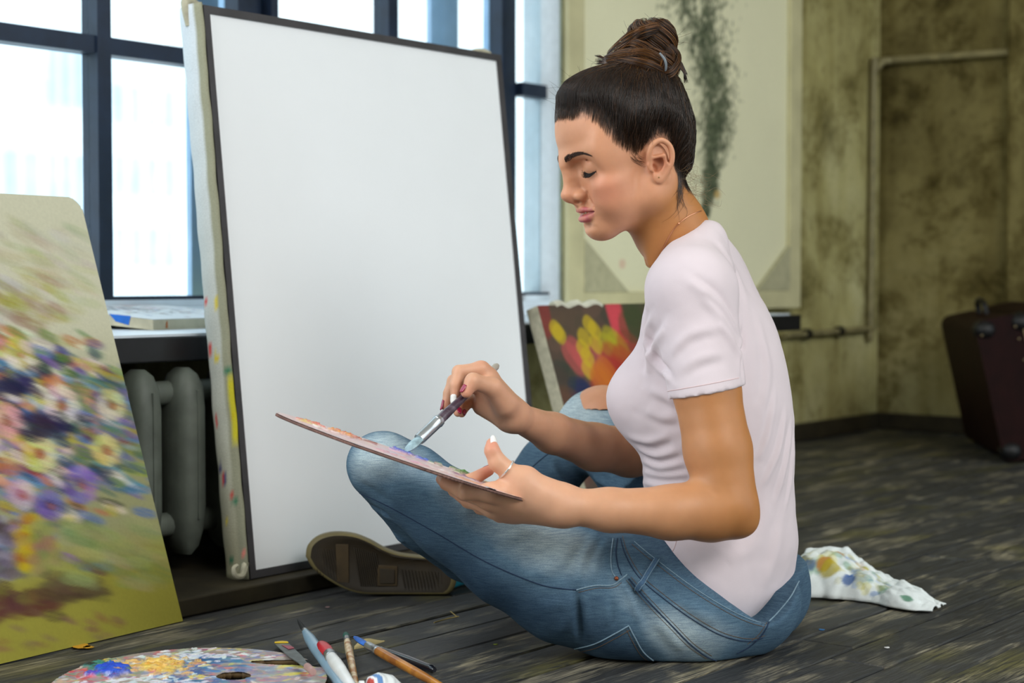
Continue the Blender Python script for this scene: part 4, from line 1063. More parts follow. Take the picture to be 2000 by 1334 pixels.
# torso outline: pixel height, front edge, back edge, half breadth
LV = [(452, 1352, 1402, .045), (480, 1308, 1446, .092), (520, 1282, 1474, .128), (560, 1264, 1491, .140), (610, 1250, 1513, .142), (660, 1244, 1530, .140), (710, 1240, 1541, .137), (750, 1240, 1547, .134),
      (800, 1238, 1552, .130), (850, 1240, 1553, .124), (900, 1252, 1553, .118), (950, 1256, 1552, .116), (1000, 1256, 1557, .124), (1050, 1254, 1564, .136), (1100, 1252, 1564, .148), (1150, 1256, 1556, .152), (1200, 1270, 1530, .150), (1240, 1290, 1510, .14)]
tz, tcx, tcy, ta_, tb2 = [], [], [], [], []
for y, xf, xb, b in LV:
    p = pt((xf + xb) / 2, y, YC); hw = (xb - xf) / 2 / FPX * YC; b = min(b, hw / math.sin(BETA) * .95)
    a = math.sqrt(max(hw ** 2 - (b * math.sin(BETA)) ** 2, 1e-6)) / math.cos(BETA)
    tz.append(p[2]); tcx.append(p[0]); tcy.append(YC); ta_.append(max(a, .02)); tb2.append(b)
def tcen(y): i = np.interp(y, [l[0] for l in LV], np.arange(len(LV))); return V3(np.interp(i, range(len(LV)), tcx), YC, np.interp(i, range(len(LV)), tz))

# ---- joints (pixel + distance)
S_L = pt(1370, 640, 2.155); S_R = tcen(600) - Lv * .115 + Fv * .045
ARM_L = [S_L, pt(1380, 760, 2.135), pt(1402, 880, 2.12), pt(1421, 984, 2.105)]
FOR_L = [pt(1420, 993, 2.105), pt(1388, 1000, 2.102), pt(1310, 1001, 2.09), pt(1190, 996, 2.08), pt(1098, 988, 2.075)]
ARM_R = [S_R, pt(1330, 760, 2.47), pt(1282, 878, 2.47)]
FOR_R = [pt(1282, 878, 2.47), pt(1230, 882, 2.44), pt(1160, 873, 2.39), pt(1080, 846, 2.32), pt(1004, 812, 2.265)]

# ================= T-SHIRT
def build_shirt():
    f = Field(V3(.10, 1.98, -.005), V3(.44, 2.66, .62), 0.0032)
    f.levels(tz, tcx, tcy, ta_, tb2, Fv, Lv, k=.012, zlo=.02)
    # bust
    for s in (1, -1):
        c = tcen(778) + Fv * .066 + Lv * (.064 * s); f.ell(c, (.066, .058, .062), [Fv, Lv, (0, 0, 1)], k=.035)
    # shoulders and sleeves
    f.cone(tcen(545) + Lv * .05, pt(1352, 568, 2.175), .050, .052, k=.03)
    f.cone(pt(1354, 572, 2.175), pt(1386, 800, 2.130), .056, .0500, k=.022)
    f.cone(pt(1378, 474, 2.268), pt(1350, 566, 2.185), .030, .050, k=.025)
    f.cone(tcen(555) - Lv * .03 + Fv * .02, tcen(595) - Lv * .105 + Fv * .045, .045, .050, k=.03)
    f.cone(tcen(595) - Lv * .105 + Fv * .045, pt(1325, 770, 2.47), .052, .050, k=.022)
    # sleeve ends: cut square, hollow
    for a, b, s in ((pt(1354, 572, 2.175), pt(1384, 785, 2.130), 1), (tcen(595) - Lv * .105 + Fv * .045, pt(1325, 770, 2.47), -1)):
        ax = (b - a) / np.linalg.norm(b - a)
        cut = pt(1375, 767, 2.132) if s > 0 else b + ax * -.004
        sl, X, Y, Z = f.box(b - .10, b + .10)
        dn = ax if s < 0 else V3(.19, 0, -.98); dn = dn / np.linalg.norm(dn)
        pl = -((X - cut[0]) * dn[0] + (Y - cut[1]) * dn[1] + (Z - cut[2]) * dn[2])
        x, y, z = X - b[0], Y - b[1], Z - b[2]; t = x * ax[0] + y * ax[1] + z * ax[2]
        rad = np.sqrt((x - t * ax[0]) ** 2 + (y - t * ax[1]) ** 2 + (z - t * ax[2]) ** 2)
        A = f.F[sl]; reg = np.maximum(pl, rad - .066)
        f.F[sl] = np.maximum(A, -reg)
    # neck opening
    nb = pt(1340, 478, 2.285)
    up = pt(1290, 380, 2.27) - nb; up /= np.linalg.norm(up)
    f.cone(nb + up * .14 + Fv * .012, nb - up * .004 + Fv * .018, .049, .0535, k=.005, op='sub')
    f.cone(nb + Fv * .03 + up * .03, nb + Fv * .085 - up * .035, .060, .045, k=.01, op='sub')
    V, F = f.mesh(); V = relax(V, F, 3, .5); return V, F
sv, sf = build_shirt()
tree = bvh(sv, sf); N = normals(sv, sf)
FO = [  # folds: line seen on the shirt, width, height
    ([(1440, 650), (1400, 590), (1345, 548)], .007, .0035), ([(1443, 672), (1410, 625), (1370, 580)], .006, .003), ([(1446, 700), (1425, 660), (1400, 630)], .006, .003),
    ([(1452, 640), (1448, 690), (1450, 740)], .006, -.004), ([(1300, 640), (1272, 690), (1268, 730)], .008, .004), ([(1262, 655), (1282, 700), (1312, 735)], .006, -.0045), ([(1275, 620), (1262, 650), (1262, 700)], .007, .003),
    ([(1330, 720), (1370, 700), (1410, 690)], .008, .0018), ([(1310, 690), (1345, 655), (1400, 640)], .008, .0018),
    ([(1230, 855), (1270, 862), (1310, 850)], .007, .0028), ([(1248, 878), (1285, 890), (1325, 880)], .006, .003), ([(1252, 900), (1290, 912), (1340, 905)], .006, .003), ([(1256, 922), (1300, 928), (1345, 925)], .006, .0028), ([(1257, 942), (1290, 950), (1340, 948)], .006, .0028),
    ([(1270, 760), (1300, 775), (1320, 790)], .008, .0025), ([(1262, 800), (1295, 815), (1325, 815)], .008, .0022),
    ([(1535, 800), (1520, 880), (1490, 950)], .006, .0022), ([(1545, 830), (1535, 900), (1515, 980)], .006, .0022), ([(1515, 760), (1500, 850), (1480, 900)], .007, .002), ([(1550, 850), (1546, 920), (1535, 990)], .005, .0018),
    ([(1480, 620), (1500, 720), (1490, 800)], .010, .0018), ([(1405, 470), (1440, 540), (1460, 600)], .012, .002), ([(1500, 980), (1470, 1060), (1420, 1100)], .012, .002), ([(1530, 1000), (1515, 1080), (1490, 1150)], .012, .0016)]
for poly, w, a in FO: sv = fold(sv, N, tree, poly, w, a * 1.5)
sv = sv + N * (0.0009 * vnoise(sv, 45, 3, 2))[:, None]
def shirt_mat():
    m, nt, b = new_mat('white_pink_jersey')
    f = noise(nt, tex_coord(nt), 900, 2); g = noise(nt, tex_coord(nt), 6, 2)
    nt.links.new(ramp(nt, g, [(0.3, L4(209, 195, 200)), (0.7, L4(218, 205, 210))]), b.inputs['Base Color'])
    b.inputs['Roughness'].default_value = .85; b.inputs['Specular IOR Level'].default_value = .15; b.inputs['Sheen Weight'].default_value = .15
    b.inputs['Subsurface Weight'].default_value = .0
    bump(nt, b, f, .15, .0006); return m
M_shirt = shirt_mat()
shirt = mk('t_shirt', sv, sf, M_shirt, person, label='white t-shirt with a faint pink tint')
stree = bvh(sv, sf)
M_seam = plain('pink_seam_thread', (214, 190, 192), .9, var=.03)  # pale pink stitching on the shirt
def surf_tube(name, tree, poly, r, mat, parent, n=60, lift=.0, label=None):
    P, Nn = on_surface(tree, poly, n)
    if len(P) < 3: return None
    return MB().tube(P + Nn * lift, r * (.62 if parent.name == 'jeans' else 1), 6).build(name, mat, parent, True, label=label)
surf_tube('sleeve_stitch', stree, [(1304, 764), (1340, 758), (1390, 749), (1443, 738)], .0007, M_seam, shirt)
surf_tube('side_seam', stree, [(1322, 1052), (1316, 1072), (1302, 1092)], .0008, M_seam, shirt, 30)
# neckband: a tube round the rim of the opening
# ================= JEANS
K_L = pt(757, 918, 2.245); A_L = pt(1010, 1120, 2.47)
HIP_L = pt(1335, 1170, 2.225); HIP_R = pt(1430, 1130, 2.42); K_R = pt(1163, 829, 2.66); A_R = pt(905, 1085, 2.715)
WB = [pt(1300, 1097, 2.175), pt(1500, 1215, 2.215), pt(1562, 1112, 2.345)]
wn = np.cross(WB[1] - WB[0], WB[2] - WB[0]); wn /= np.linalg.norm(wn); wn = wn if wn[2] > 0 else -wn
def build_jeans():
    f = Field(V3(-.27, 2.02, -.012), V3(.46, 2.90, .46), 0.0034)
    f.levels(tz, tcx, tcy, ta_, tb2, Fv, Lv, k=.01, grow=.006, zlo=.03, zhi=.30)
    # seat
    f.ell(pt(1405, 1175, 2.235) , (.112, .085, .085), [(1, 0, 0), (0, 1, 0), (0, 0, 1)], k=.03)
    f.ell(pt(1455, 1150, 2.36), (.095, .09, .085), None, k=.03)
    f.cone(HIP_L, pt(1200, 1085, 2.29), .085, .07, k=.03); f.cone(pt(1220, 1085, 2.30), pt(1300, 1000, 2.50), .07, .07, k=.03)
    # near leg
    f.chain([HIP_L, pt(1215, 1164, 2.215), pt(1105, 1139, 2.205), pt(1000, 1086, 2.205), pt(890, 1012, 2.215), pt(800, 945, 2.235), K_L], [.090, .088, .080, .069, .0595, .053, .0475], k=.012, k0=.03)
    f.ell(pt(742, 905, 2.235), (.045, .05, .042), None, k=.02)
    f.chain([pt(760, 930, 2.255), pt(835, 1010, 2.31), pt(915, 1075, 2.39), A_L], [.046, .050, .046, .036], k=.008, k0=.004)
    # far leg
    f.chain([HIP_R, pt(1290, 960, 2.56), K_R], [.085, .075, .058], k=.012, k0=.03)
    f.chain([K_R, pt(1075, 915, 2.665), pt(990, 1005, 2.69), A_R], [.054, .053, .045, .038], k=.010)
    # torn knee
    kc = pt(1186, 772, 2.635); f.ell(kc, (.036, .05, .026), None, k=.004, op='sub')
    g = f.F.copy(); V, F = f.mesh(); t_ = bvh(V, F)
    Q = np.array([q for q in (hit(t_, *p)[0] for p in ((1215, 1048), (1245, 1052), (1275, 1078), (1300, 1098), (1350, 1134), (1400, 1167), (1450, 1196), (1495, 1222), (1520, 1214), (1540, 1196), (1556, 1162))) if q is not None])
    c = tcen(1120); ph = np.arctan2(Q[:, 1] - c[1], Q[:, 0] - c[0]); o = np.argsort(ph); zq = Q[o, 2]; ph = ph[o]
    X, Y, Z = f.ax[0][:, None, None], f.ax[1][None, :, None], f.ax[2][None, None, :]
    az = np.arctan2(Y - c[1], X - c[0]); zc = np.interp(az.ravel(), ph, zq, period=2 * math.pi).reshape(az.shape)
    near = np.sqrt((X - c[0]) ** 2 + (Y - c[1]) ** 2) < .21
    f.F = np.where(near & (Z > zc - .02), np.maximum(f.F, (Z - zc) * .85), f.F).astype(np.float32); f.half(V3(0, 0, -1), V3(0, 0, .0015))
    V, F = f.mesh(); return relax(V, F, 3, .5), F
jv, jf = build_jeans()
tree = bvh(jv, jf); N = normals(jv, jf)
JF = [([(1170, 1045), (1135, 1100), (1125, 1150)], .009, .004), ([(1190, 1050), (1165, 1095), (1150, 1140)], .007, .004), ([(1128, 1150), (1130, 1200), (1135, 1250)], .006, -.004), ([(1140, 1155), (1145, 1200), (1148, 1245)], .006, .003),
      ([(1110, 1160), (1108, 1200), (1100, 1235)], .008, .0025), ([(1195, 1175), (1198, 1200), (1196, 1225)], .005, -.003), ([(1225, 1130), (1245, 1165), (1262, 1215)], .006, -.004), ([(1235, 1120), (1258, 1155), (1280, 1190)], .006, .003),
      ([(690, 965), (720, 985), (760, 1010)], .006, -.003), ([(700, 990), (740, 1020), (790, 1060)], .006, .0025), ([(705, 930), (735, 945), (780, 975)], .009, .002),
      ([(1290, 1210), (1310, 1240), (1330, 1270)], .010, .0025), ([(1330, 1170), (1370, 1200), (1400, 1215)], .010, .002), ([(1020, 1130), (1070, 1110), (1130, 1060)], .012, .0025), ([(1050, 1170), (1090, 1160), (1125, 1150)], .01, -.002),
      ([(960, 1060), (1000, 1050), (1040, 1035)], .008, .002), ([(1085, 895), (1110, 930), (1150, 955)], .008, -.003), ([(1160, 935), (1190, 950), (1230, 955)], .007, .003)]
for poly, w, a in JF: jv = fold(jv, N, tree, poly, w, a * 1.5)
jv = jv + N * (0.0012 * vnoise(jv, 30, 8, 2))[:, None]; jv[:, 2] = np.maximum(jv[:, 2], .001)
# wear: paler on the thigh, the knee and the seat, deeper blue on the side and along the seams (true colour of the cloth)
jtree = bvh(jv, jf)
def proj(V):
    d = V - CAMP; w = d[:, 1] * math.cos(PITCH) - d[:, 2] * math.sin(PITCH); v_ = d[:, 1] * math.sin(PITCH) + d[:, 2] * math.cos(PITCH)
    return 1000 + FPX * d[:, 0] / w, 667 - FPX * v_ / w
def seg_dist(V, A, B):
    ba = B - A; t = np.clip(((V - A) @ ba) / (ba @ ba), 0, 1); return np.linalg.norm(V - A - t[:, None] * ba, axis=1)
ux, uy = proj(jv)
wear = np.full(len(jv), .30)
def wear_add(p, r, a):
    global wear
    q, _ = hit(jtree, *p) if len(p) == 2 else (np.array(p), 0)
    if q is None: return
    wear = wear + a * np.exp(-(np.linalg.norm(jv - q, axis=1) / r) ** 2)
for p, r, a in (((745, 865), .045, .42), ((705, 910), .035, .30), ((800, 900), .05, .22), ((870, 960), .05, .22), ((950, 1010), .06, .30), ((1020, 1050), .06, .34), ((1080, 1080), .05, .34), ((1120, 1050), .04, .22), ((1330, 1255), .05, .42), ((1290, 1225), .035, .3),
                ((1410, 1250), .05, .22), ((1215, 1150), .03, .2), ((1150, 1100), .03, .18), ((1230, 1190), .025, .15), ((1100, 800), .05, .55), ((1160, 810), .06, .5), ((1120, 900), .04, .1), ((1250, 1270), .04, -.1), ((900, 1090), .06, -.22), ((1000, 1160), .07, -.22), ((800, 1000), .04, -.15), ((1080, 1210), .05, -.08), ((1200, 1270), .05, -.12), ((1330, 1120), .03, -.05)):
    wear_add(p, r, a)
wear += .05 * vnoise(jv, 60, 4, 3)
wear = np.clip(wear, 0, 1)
cA, cB, cC = lin((32, 52, 74)), lin((88, 114, 134)), lin((176, 192, 198))
jc = np.where((wear < .5)[:, None], cA + (cB - cA) * (wear / .5)[:, None], cB + (cC - cB) * ((wear - .5) / .5)[:, None])
def denim_mat():
    m, nt, b = new_mat('faded_denim')
    a = node(nt, 'ShaderNodeAttribute', attribute_name='Col')
    slub = noise(nt, tex_coord(nt, scale=(60, 60, 900), rot=(0, -.55, 0)), 1.0, 3, .6)
    twill = noise(nt, tex_coord(nt, scale=(1, 1, 1)), 1100, 2, .5)
    s = ramp(nt, slub, [(0.32, (.70, .74, .80, 1)), (0.68, (1.28, 1.24, 1.18, 1))]); t = ramp(nt, twill, [(0.3, (.72, .75, .8, 1)), (0.7, (1.22, 1.2, 1.16, 1))])
    c = mixc(nt, 1.0, mixc(nt, 1.0, a.outputs['Color'], s, 'MULTIPLY'), t, 'MULTIPLY'); nt.links.new(c, b.inputs['Base Color'])
    b.inputs['Roughness'].default_value = .9; b.inputs['Specular IOR Level'].default_value = .12; bump(nt, b, slub, .35, .0008); return m
M_denim = denim_mat()
jeans = mk('jeans', jv, jf, M_denim, person, cols=jc, label='faded blue jeans')
# seams, waistband, pocket, belt loop: strips and threads lying on the cloth
M_thread = plain('dark_denim_edge', (30, 48, 74), .9, var=.1); M_gold = plain('ochre_thread', (104, 78, 52), .8, var=.2, nscale=600); M_edge = plain('pale_worn_edge', (122, 146, 162), .9, var=.2, nscale=300)
def surf_strip(name, tree, poly, wpx, mat, parent, n=60, h=.0016, m=7, cols=None):
    """a ribbon of cloth following the surface along a line"""
    C = spline(np.array(poly, float), n); T = np.gradient(C, axis=0); T /= np.linalg.norm(T, axis=1)[:, None]; Nn = np.stack([-T[:, 1], T[:, 0]], 1)
    wv = np.broadcast_to(np.interp(np.linspace(0, 1, n), np.linspace(0, 1, len(np.atleast_1d(wpx))), np.atleast_1d(wpx)), (n,))
    rows_ = []
    for i in range(n):
        row = []
        for j in range(m):
            u = (j / (m - 1) - .5) * wv[i]; a, nn = hit(tree, C[i, 0] + Nn[i, 0] * u, C[i, 1] + Nn[i, 1] * u)
            if a is None: row = None; break
            e = abs(j / (m - 1) - .5) * 2; row.append(a + nn * (h * (1 - e ** 4) + .0002))
        if row: rows_.append(row)
    if len(rows_) < 3: return None
    P = np.array(rows_); F = grid_faces(len(rows_), m)
    n1 = np.cross(P[1, 0] - P[0, 0], P[0, 1] - P[0, 0]); 
    if np.dot(n1, CAMP - P[0, 0]) < 0: F = F[:, ::-1]
    return mk(name, P.reshape(-1, 3), F, mat, parent, True, cols=cols)
wtop = [(1243, 1052), (1270, 1075), (1300, 1098), (1345, 1132), (1390, 1162), (1435, 1188), (1470, 1204), (1500, 1213)]
wlow = [(1212, 1052), (1222, 1085), (1250, 1130), (1300, 1172), (1350, 1208), (1400, 1237), (1440, 1250), (1470, 1252), (1490, 1246)]
for nm, pl, r, mt in (('waistband_edge', [(x - 4, y + 6) for x, y in wtop], .0011, M_edge), ('waistband_stitch', [(x - 9, y + 11) for x, y in wtop], .0005, M_gold), ('waistband_seam', wlow, .0011, M_thread), ('waistband_stitch', [(x + 4, y - 5) for x, y in wlow], .0005, M_gold)):
    surf_tube(nm, jtree, pl, r, mt, jeans, 80, .0003)
surf_tube('yoke_seam', jtree, [(1228, 1130), (1262, 1170), (1310, 1220), (1350, 1260), (1385, 1285), (1410, 1292)], .0014, M_thread, jeans, 80, .0003)
for o_ in (-5, 5): surf_tube('yoke_stitch', jtree, [(1228 + o_, 1130 - o_ * .6), (1262 + o_, 1170 - o_ * .6), (1310 + o_, 1220 - o_ * .6), (1350 + o_, 1260 - o_ * .6), (1385 + o_, 1284 - o_ * .6)], .0005, M_gold, jeans, 80, .0003)
surf_tube('side_seam', jtree, [(700, 962), (760, 990), (850, 1040), (950, 1098), (1050, 1140), (1100, 1150), (1125, 1152)], .0013, M_thread, jeans, 90, .0002)
surf_tube('side_seam', jtree, [(1125, 1152), (1160, 1144), (1195, 1143), (1212, 1132), (1225, 1122)], .0016, M_edge, jeans, 40, .0006)
surf_tube('side_stitch', jtree, [(1130, 1157), (1165, 1149), (1197, 1148), (1214, 1138)], .0005, M_gold, jeans, 40, .0004)
surf_tube('pocket_edge', jtree, [(1118, 1268), (1160, 1258), (1200, 1238), (1228, 1222)], .0016, M_edge, jeans, 40, .0004)
surf_tube('pocket_stitch', jtree, [(1124, 1274), (1163, 1266), (1203, 1246), (1231, 1230)], .0005, M_gold, jeans, 40, .0004)
surf_tube('pocket_edge', jtree, [(1228, 1222), (1240, 1245), (1258, 1275), (1285, 1296)], .0015, M_edge, jeans, 40, .0004)
surf_tube('pocket_stitch', jtree, [(1224, 1230), (1235, 1252), (1252, 1280), (1272, 1295)], .0005, M_gold, jeans, 40, .0004)
surf_tube('pocket_edge', jtree, [(1197, 1052), (1193, 1085), (1195, 1115), (1205, 1130)], .0014, M_edge, jeans, 40, .0004)
surf_tube('pocket_edge', jtree, [(1206, 1052), (1203, 1080), (1207, 1105), (1214, 1124)], .0012, M_thread, jeans, 40, .0004)
q, nn = hit(jtree, 1204, 1130)
if q is not None: MB().ball(q + nn * .0008, (.003, .003, .003), 10, 8).build('rivet', plain('copper_rivet', (150, 86, 60), .4, metal=.7), jeans, True)
bl_ = surf_strip('belt_loop', jtree, [(1282, 1094), (1268, 1115), (1252, 1140), (1246, 1152)], 12, plain('denim_loop', (66, 94, 122), .9, var=.2, nscale=300), jeans, 30, .0035)
for o_ in (-5, 5): surf_tube('loop_stitch', jtree, [(1282 + o_, 1094), (1268 + o_, 1115), (1252 + o_, 1140), (1246 + o_, 1152)], .0008, M_edge, jeans, 30, .0030)
surf_tube('back_seam', jtree, [(1502, 1216), (1488, 1240), (1465, 1262), (1440, 1276)], .0015, M_thread, jeans, 40, .0004)
surf_tube('back_stitch', jtree, [(1498, 1216), (1483, 1238), (1460, 1258)], .0005, M_gold, jeans, 40, .0004)
surf_tube('waistband_edge', jtree, [(1502, 1214), (1520, 1196), (1545, 1165), (1560, 1135)], .0016, M_edge, jeans, 40, .0004)
surf_tube('shin_seam', jtree, [(1022, 930), (1040, 912), (1062, 893), (1080, 880)], .0013, M_thread, jeans, 30, .0003)

# ================= SHOE (far foot, sole turned to us)
M_rubber = plain('olive_rubber_sole', (36, 27, 10), .6, var=.3, nscale=30, bmp=.2); M_rim2 = plain('cream_foxing', (108, 98, 62), .55, var=.2, nscale=20); M_teal = plain('turquoise_canvas', (30, 150, 176), .8, var=.15, nscale=200)
so = [(596, 1088), (600, 1066), (619, 1050), (650, 1043), (688, 1046), (720, 1058), (750, 1074), (780, 1084), (820, 1089), (858, 1093), (884, 1106), (892, 1126), (886, 1150), (868, 1163), (830, 1167), (780, 1165), (720, 1161), (680, 1153), (642, 1134), (611, 1111)]
YS = 2.625
outl = np.array([pt(x, y, YS) for x, y in so + so[:1]]); outl = spline(outl, 100)[:-1]; outl[:, 2] = np.maximum(outl[:, 2], .002)
cen = outl.mean(0)
def sole_ring(sc, dy): 
    P = cen + (outl - cen) * V3(sc, 1, sc) ; P = P + V3(0, dy, 0); P[:, 1] += (P[:, 2] - cen[2]) * .10; P[:, 2] = np.maximum(P[:, 2], .002); return P
shoe = mk('shoe', *(lambda R_: (np.concatenate(R_), np.array([[i * 99 + k, i * 99 + (k + 1) % 99, (i + 1) * 99 + (k + 1) % 99, (i + 1) * 99 + k] for i in range(len(R_) - 1) for k in range(99)])))([sole_ring(.93, .0), sole_ring(.985, .001), sole_ring(1.0, .005), sole_ring(1.0, .024), sole_ring(.985, .027), sole_ring(.94, .027)]), M_rim2, person, True, label='turquoise canvas shoe with a worn brown rubber sole')
P = sole_ring(.95, .0008); c_ = P.mean(0); mk('sole', np.concatenate([P, sole_ring(.80, .0004), sole_ring(.75, .002), [c_ + V3(0, .002, 0)]]),
    [(k, (k + 1) % 99, 99 + (k + 1) % 99, 99 + k) for k in range(99)] + [(99 + k, 99 + (k + 1) % 99, 198 + (k + 1) % 99, 198 + k) for k in range(99)] + [(198 + k, 198 + (k + 1) % 99, 297) for k in range(99)], M_rubber, shoe, True, angle=60)
def sole_pt(px, py, d): p = pt(px, py, YS); p[1] = YS + d + (p[2] - cen[2]) * .10; return p
def tread(poly, mat=M_rubber, th=-.0022): MB().prism([sole_pt(x, y, .0025) for x, y in poly], V3(0, th, 0)).build('tread_block', mat, shoe, bevel=.0006)
M_tread2 = plain('ochre_tread_patch', (56, 42, 16), .55, var=.25, nscale=40)
for x0 in range(0, 9):   # diagonal ribs of the forefoot
    x = 612 + x0 * 4.5
    tread([(x, 1072 + x0 * .2), (x + 2.2, 1072 + x0 * .2), (x + 10 + x0, 1122 + x0 * 1.5), (x + 7.8 + x0, 1122 + x0 * 1.5)])
tread([(655, 1064), (680, 1064), (682, 1138), (658, 1136)], M_tread2)
for k in range(11):
    x = 690 + k * 4.2; tread([(x, 1070 + k * 1.1), (x + 2, 1070 + k * 1.1), (x + 17, 1145), (x + 15, 1145)])
tread([(738, 1104), (776, 1106), (776, 1144), (737, 1144)], M_tread2)
tread([(742, 1110), (771, 1112), (771, 1139), (742, 1139)], M_rubber, -.004)
for k in range(13):
    x = 782 + k * 6.5; tread([(x, 1112 + k * .5), (x + 2.6, 1112 + k * .5), (x + 12 if x < 850 else x + 4, 1152 - max(0, k - 9) * 4), (x + 9.4 if x < 850 else x + 1.4, 1152 - max(0, k - 9) * 4)])
f = Field(V3(-.36, 2.60, -.01), V3(-.03, 2.80, .17), .0035)
up_ = [sole_pt(625, 1100, .042), sole_pt(690, 1108, .045), sole_pt(770, 1130, .055), sole_pt(840, 1134, .06), sole_pt(865, 1134, .06)]
f.chain(up_, [.022, .028, .026, .028, .028], k=.02); f.cone(sole_pt(852, 1124, .07), A_R + V3(-.002, .0, -.02), .028, .030, k=.02)
X, Y, Z = f.ax[0][:, None, None], f.ax[1][None, :, None], f.ax[2][None, None, :]
f.F = np.maximum(f.F, (YS + .018 + (Z - cen[2]) * .10) - Y + 0 * X); f.half(V3(0, 0, -1), V3(0, 0, .002))
V, F = f.mesh(); mk('shoe_upper', relax(V, F, 3), F, M_teal, shoe)
# ================= SKIN: head and neck, both arms with hands, in one body mesh
HO = pt(1222, 290, 2.265); HY = math.radians(20); HP = math.radians(17)
f0 = V3(-math.cos(HY), -math.sin(HY), 0); HL = V3(math.sin(HY), -math.cos(HY), 0); HF = f0 * math.cos(HP) - V3(0, 0, math.sin(HP)); HU = V3(0, 0, math.cos(HP)) + f0 * math.sin(HP)
HM = np.stack([HF, HL, HU])
def hp(f_, l_, u_): return HO + .001 * (f_ * HF + l_ * HL + u_ * HU)
def hloc(V): return (V - HO) @ HM.T * 1000.0
def lid(l_, u_, s, d=0.0):
    k = max(1 - ((l_ - 30.5) / 17) ** 2 - ((u_ + 8.5) / 14.5) ** 2, .02); return (63.5 + (15.5 + d) * math.sqrt(k), l_ * s, u_)
LASH = [(17.5, -10.5), (22, -14.0), (27, -16.6), (32, -18.0), (37, -18.2), (41, -17.2), (44.5, -15.5)]
def build_head():
    f = Field(V3(.045, 2.08, .40), V3(.33, 2.47, .86), .00135)
    E = lambda c, r, k=10, op='add', M=None: f.ell(hp(*c), tuple(np.array(r) * .001), HM if M is None else M, k * .001, op)
    C = lambda a, b, ra, rb, k=8, op='add': f.cone(hp(*a), hp(*b), ra * .001, rb * .001, k * .001, op)
    E((-8, 0, 22), (89, 69, 88)); E((24, 0, 48), (62, 60, 62), 20); E((30, 0, 30), (57, 59, 40), 18)          # skull, forehead
    E((38, 0, -28), (44, 56, 54), 20); E((42, 0, -68), (40, 40, 34), 20)                                     # face, muzzle
    for s in (1, -1):
        C((2, 50 * s, -66), (62, 13 * s, -90), 15, 14, 28)                                                   # jaw
        C((-8, 56 * s, -40), (4, 50 * s, -70), 13, 14, 20)
        E((54, 41 * s, -36), (25, 20, 16), 16)                                                               # cheekbone
        E((52, 36 * s, -58), (26, 20, 22), 18)                                                               # cheek
        C((89, 8 * s, 11), (70, 40 * s, 13), 6.5, 6.5, 14)                                                   # brow ridge
        E((50, 52 * s, 8), (22, 12, 26), 16)                                                                 # temple
    E((68, 0, -92), (17, 19, 14.5), 16)                                                                      # chin
    for s in (1, -1): E((91, 28 * s, -6), (16, 15, 9.5), 10, 'sub')                                           # eye sockets
    C((93, 0, 0), (92, 0, -14), 7.5, 6.5, 12); C((92, 0, -12), (101, 0, -36), 5.6, 7.6, 9); E((102, 0, -38.0), (8.6, 8.0, 7.4), 6); C((82, 0, -8), (86, 0, -42), 7.0, 9.5, 6); C((89, 0, -18), (93, 0, -40), 5.2, 7.2, 5)   # nose
    for s in (1, -1): E((87, 10.4 * s, -43.0), (9.4, 5.8, 6.6), 6)
    C((101, 0, -44.5), (92, 0, -49.5), 4.0, 4.6, 5); C((88, 0, -47), (86.5, 0, -60), 6.5, 6.0, 6)
    for s in (1, -1):
        C((88, 17.2 * s, -37), (80, 18.0 * s, -42), .9, 1.1, 3.5, 'sub'); C((80, 18.0 * s, -42), (79, 16.5 * s, -50), 1.1, .9, 3.5, 'sub'); E((90, 18.5 * s, -6), (11, 7, 8), 8, 'sub')
    for s in (1, -1): E((93, 6.0 * s, -50.5), (5.2, 3.0, 3.2), 2, 'sub')
    for s in (1, -1):                                                                                        # lids over the eyeballs
        E((63.5, 30.5 * s, -8.5), (15.5, 17, 14.5), 4)
        cr = [lid(l_, u_, s, .6) for l_, u_ in ((22, .5), (26, 2.0), (31, 2.4), (36, 1.2), (40, -1))]
        for a, b in zip(cr[:-1], cr[1:]): C(a, b, .6, .6, 2.5, 'sub')                                         # crease of the lid
        P = [lid(l_, u_, s, .4) for l_, u_ in LASH]
        for a, b in zip(P[:-1], P[1:]): C(a, b, 1.3, 1.3, .8, 'sub')
        for a, b in zip(P[:-1], P[1:]): C(tuple(np.array(a) + (-1.2, 0, -4.0)), tuple(np.array(b) + (-1.2, 0, -4.0)), 1.8, 1.8, 3)
    # lips
    UL = [(75, 27, -67.2), (82.5, 16, -64.0), (89.0, 7, -62.0), (90.2, 0, -63.0), (89.0, -7, -62.0), (82.5, -16, -64.0), (75, -27, -67.2)]; UR = [1.6, 2.7, 3.3, 3.1, 3.3, 2.7, 1.6]
    for i in range(6): C(UL[i], UL[i + 1], UR[i], UR[i + 1], 3)
    LL = [(75, 26, -68.6), (82, 15, -73.5), (87.0, 6, -76.0), (87.6, 0, -76.2), (87.0, -6, -76.0), (82, -15, -73.5), (75, -26, -68.6)]; LR = [1.8, 4.4, 5.8, 6.0, 5.8, 4.4, 1.8]
    for i in range(6): C(LL[i], LL[i + 1], LR[i], LR[i + 1], 3)
    E((90, 0, -85), (8, 15, 3.2), 9, 'sub')                                                                    # under the lower lip
    ML = [(76, 28.5, -67.4), (84.5, 16, -68.3), (90, 6, -68.3), (92, 0, -68.6), (90, -6, -68.3), (84.5, -16, -68.3), (76, -28.5, -67.4)]; MR = [.8, 1.5, 2.6, 2.8, 2.6, 1.5, .8]
    for i in range(6): C(ML[i], ML[i + 1], MR[i], MR[i + 1], 1.2, 'sub')
    for s in (1, -1): C((84, 20 * s, -50), (72, 29 * s, -66), 1.5, 1.5, 7, 'sub')                              # smile line
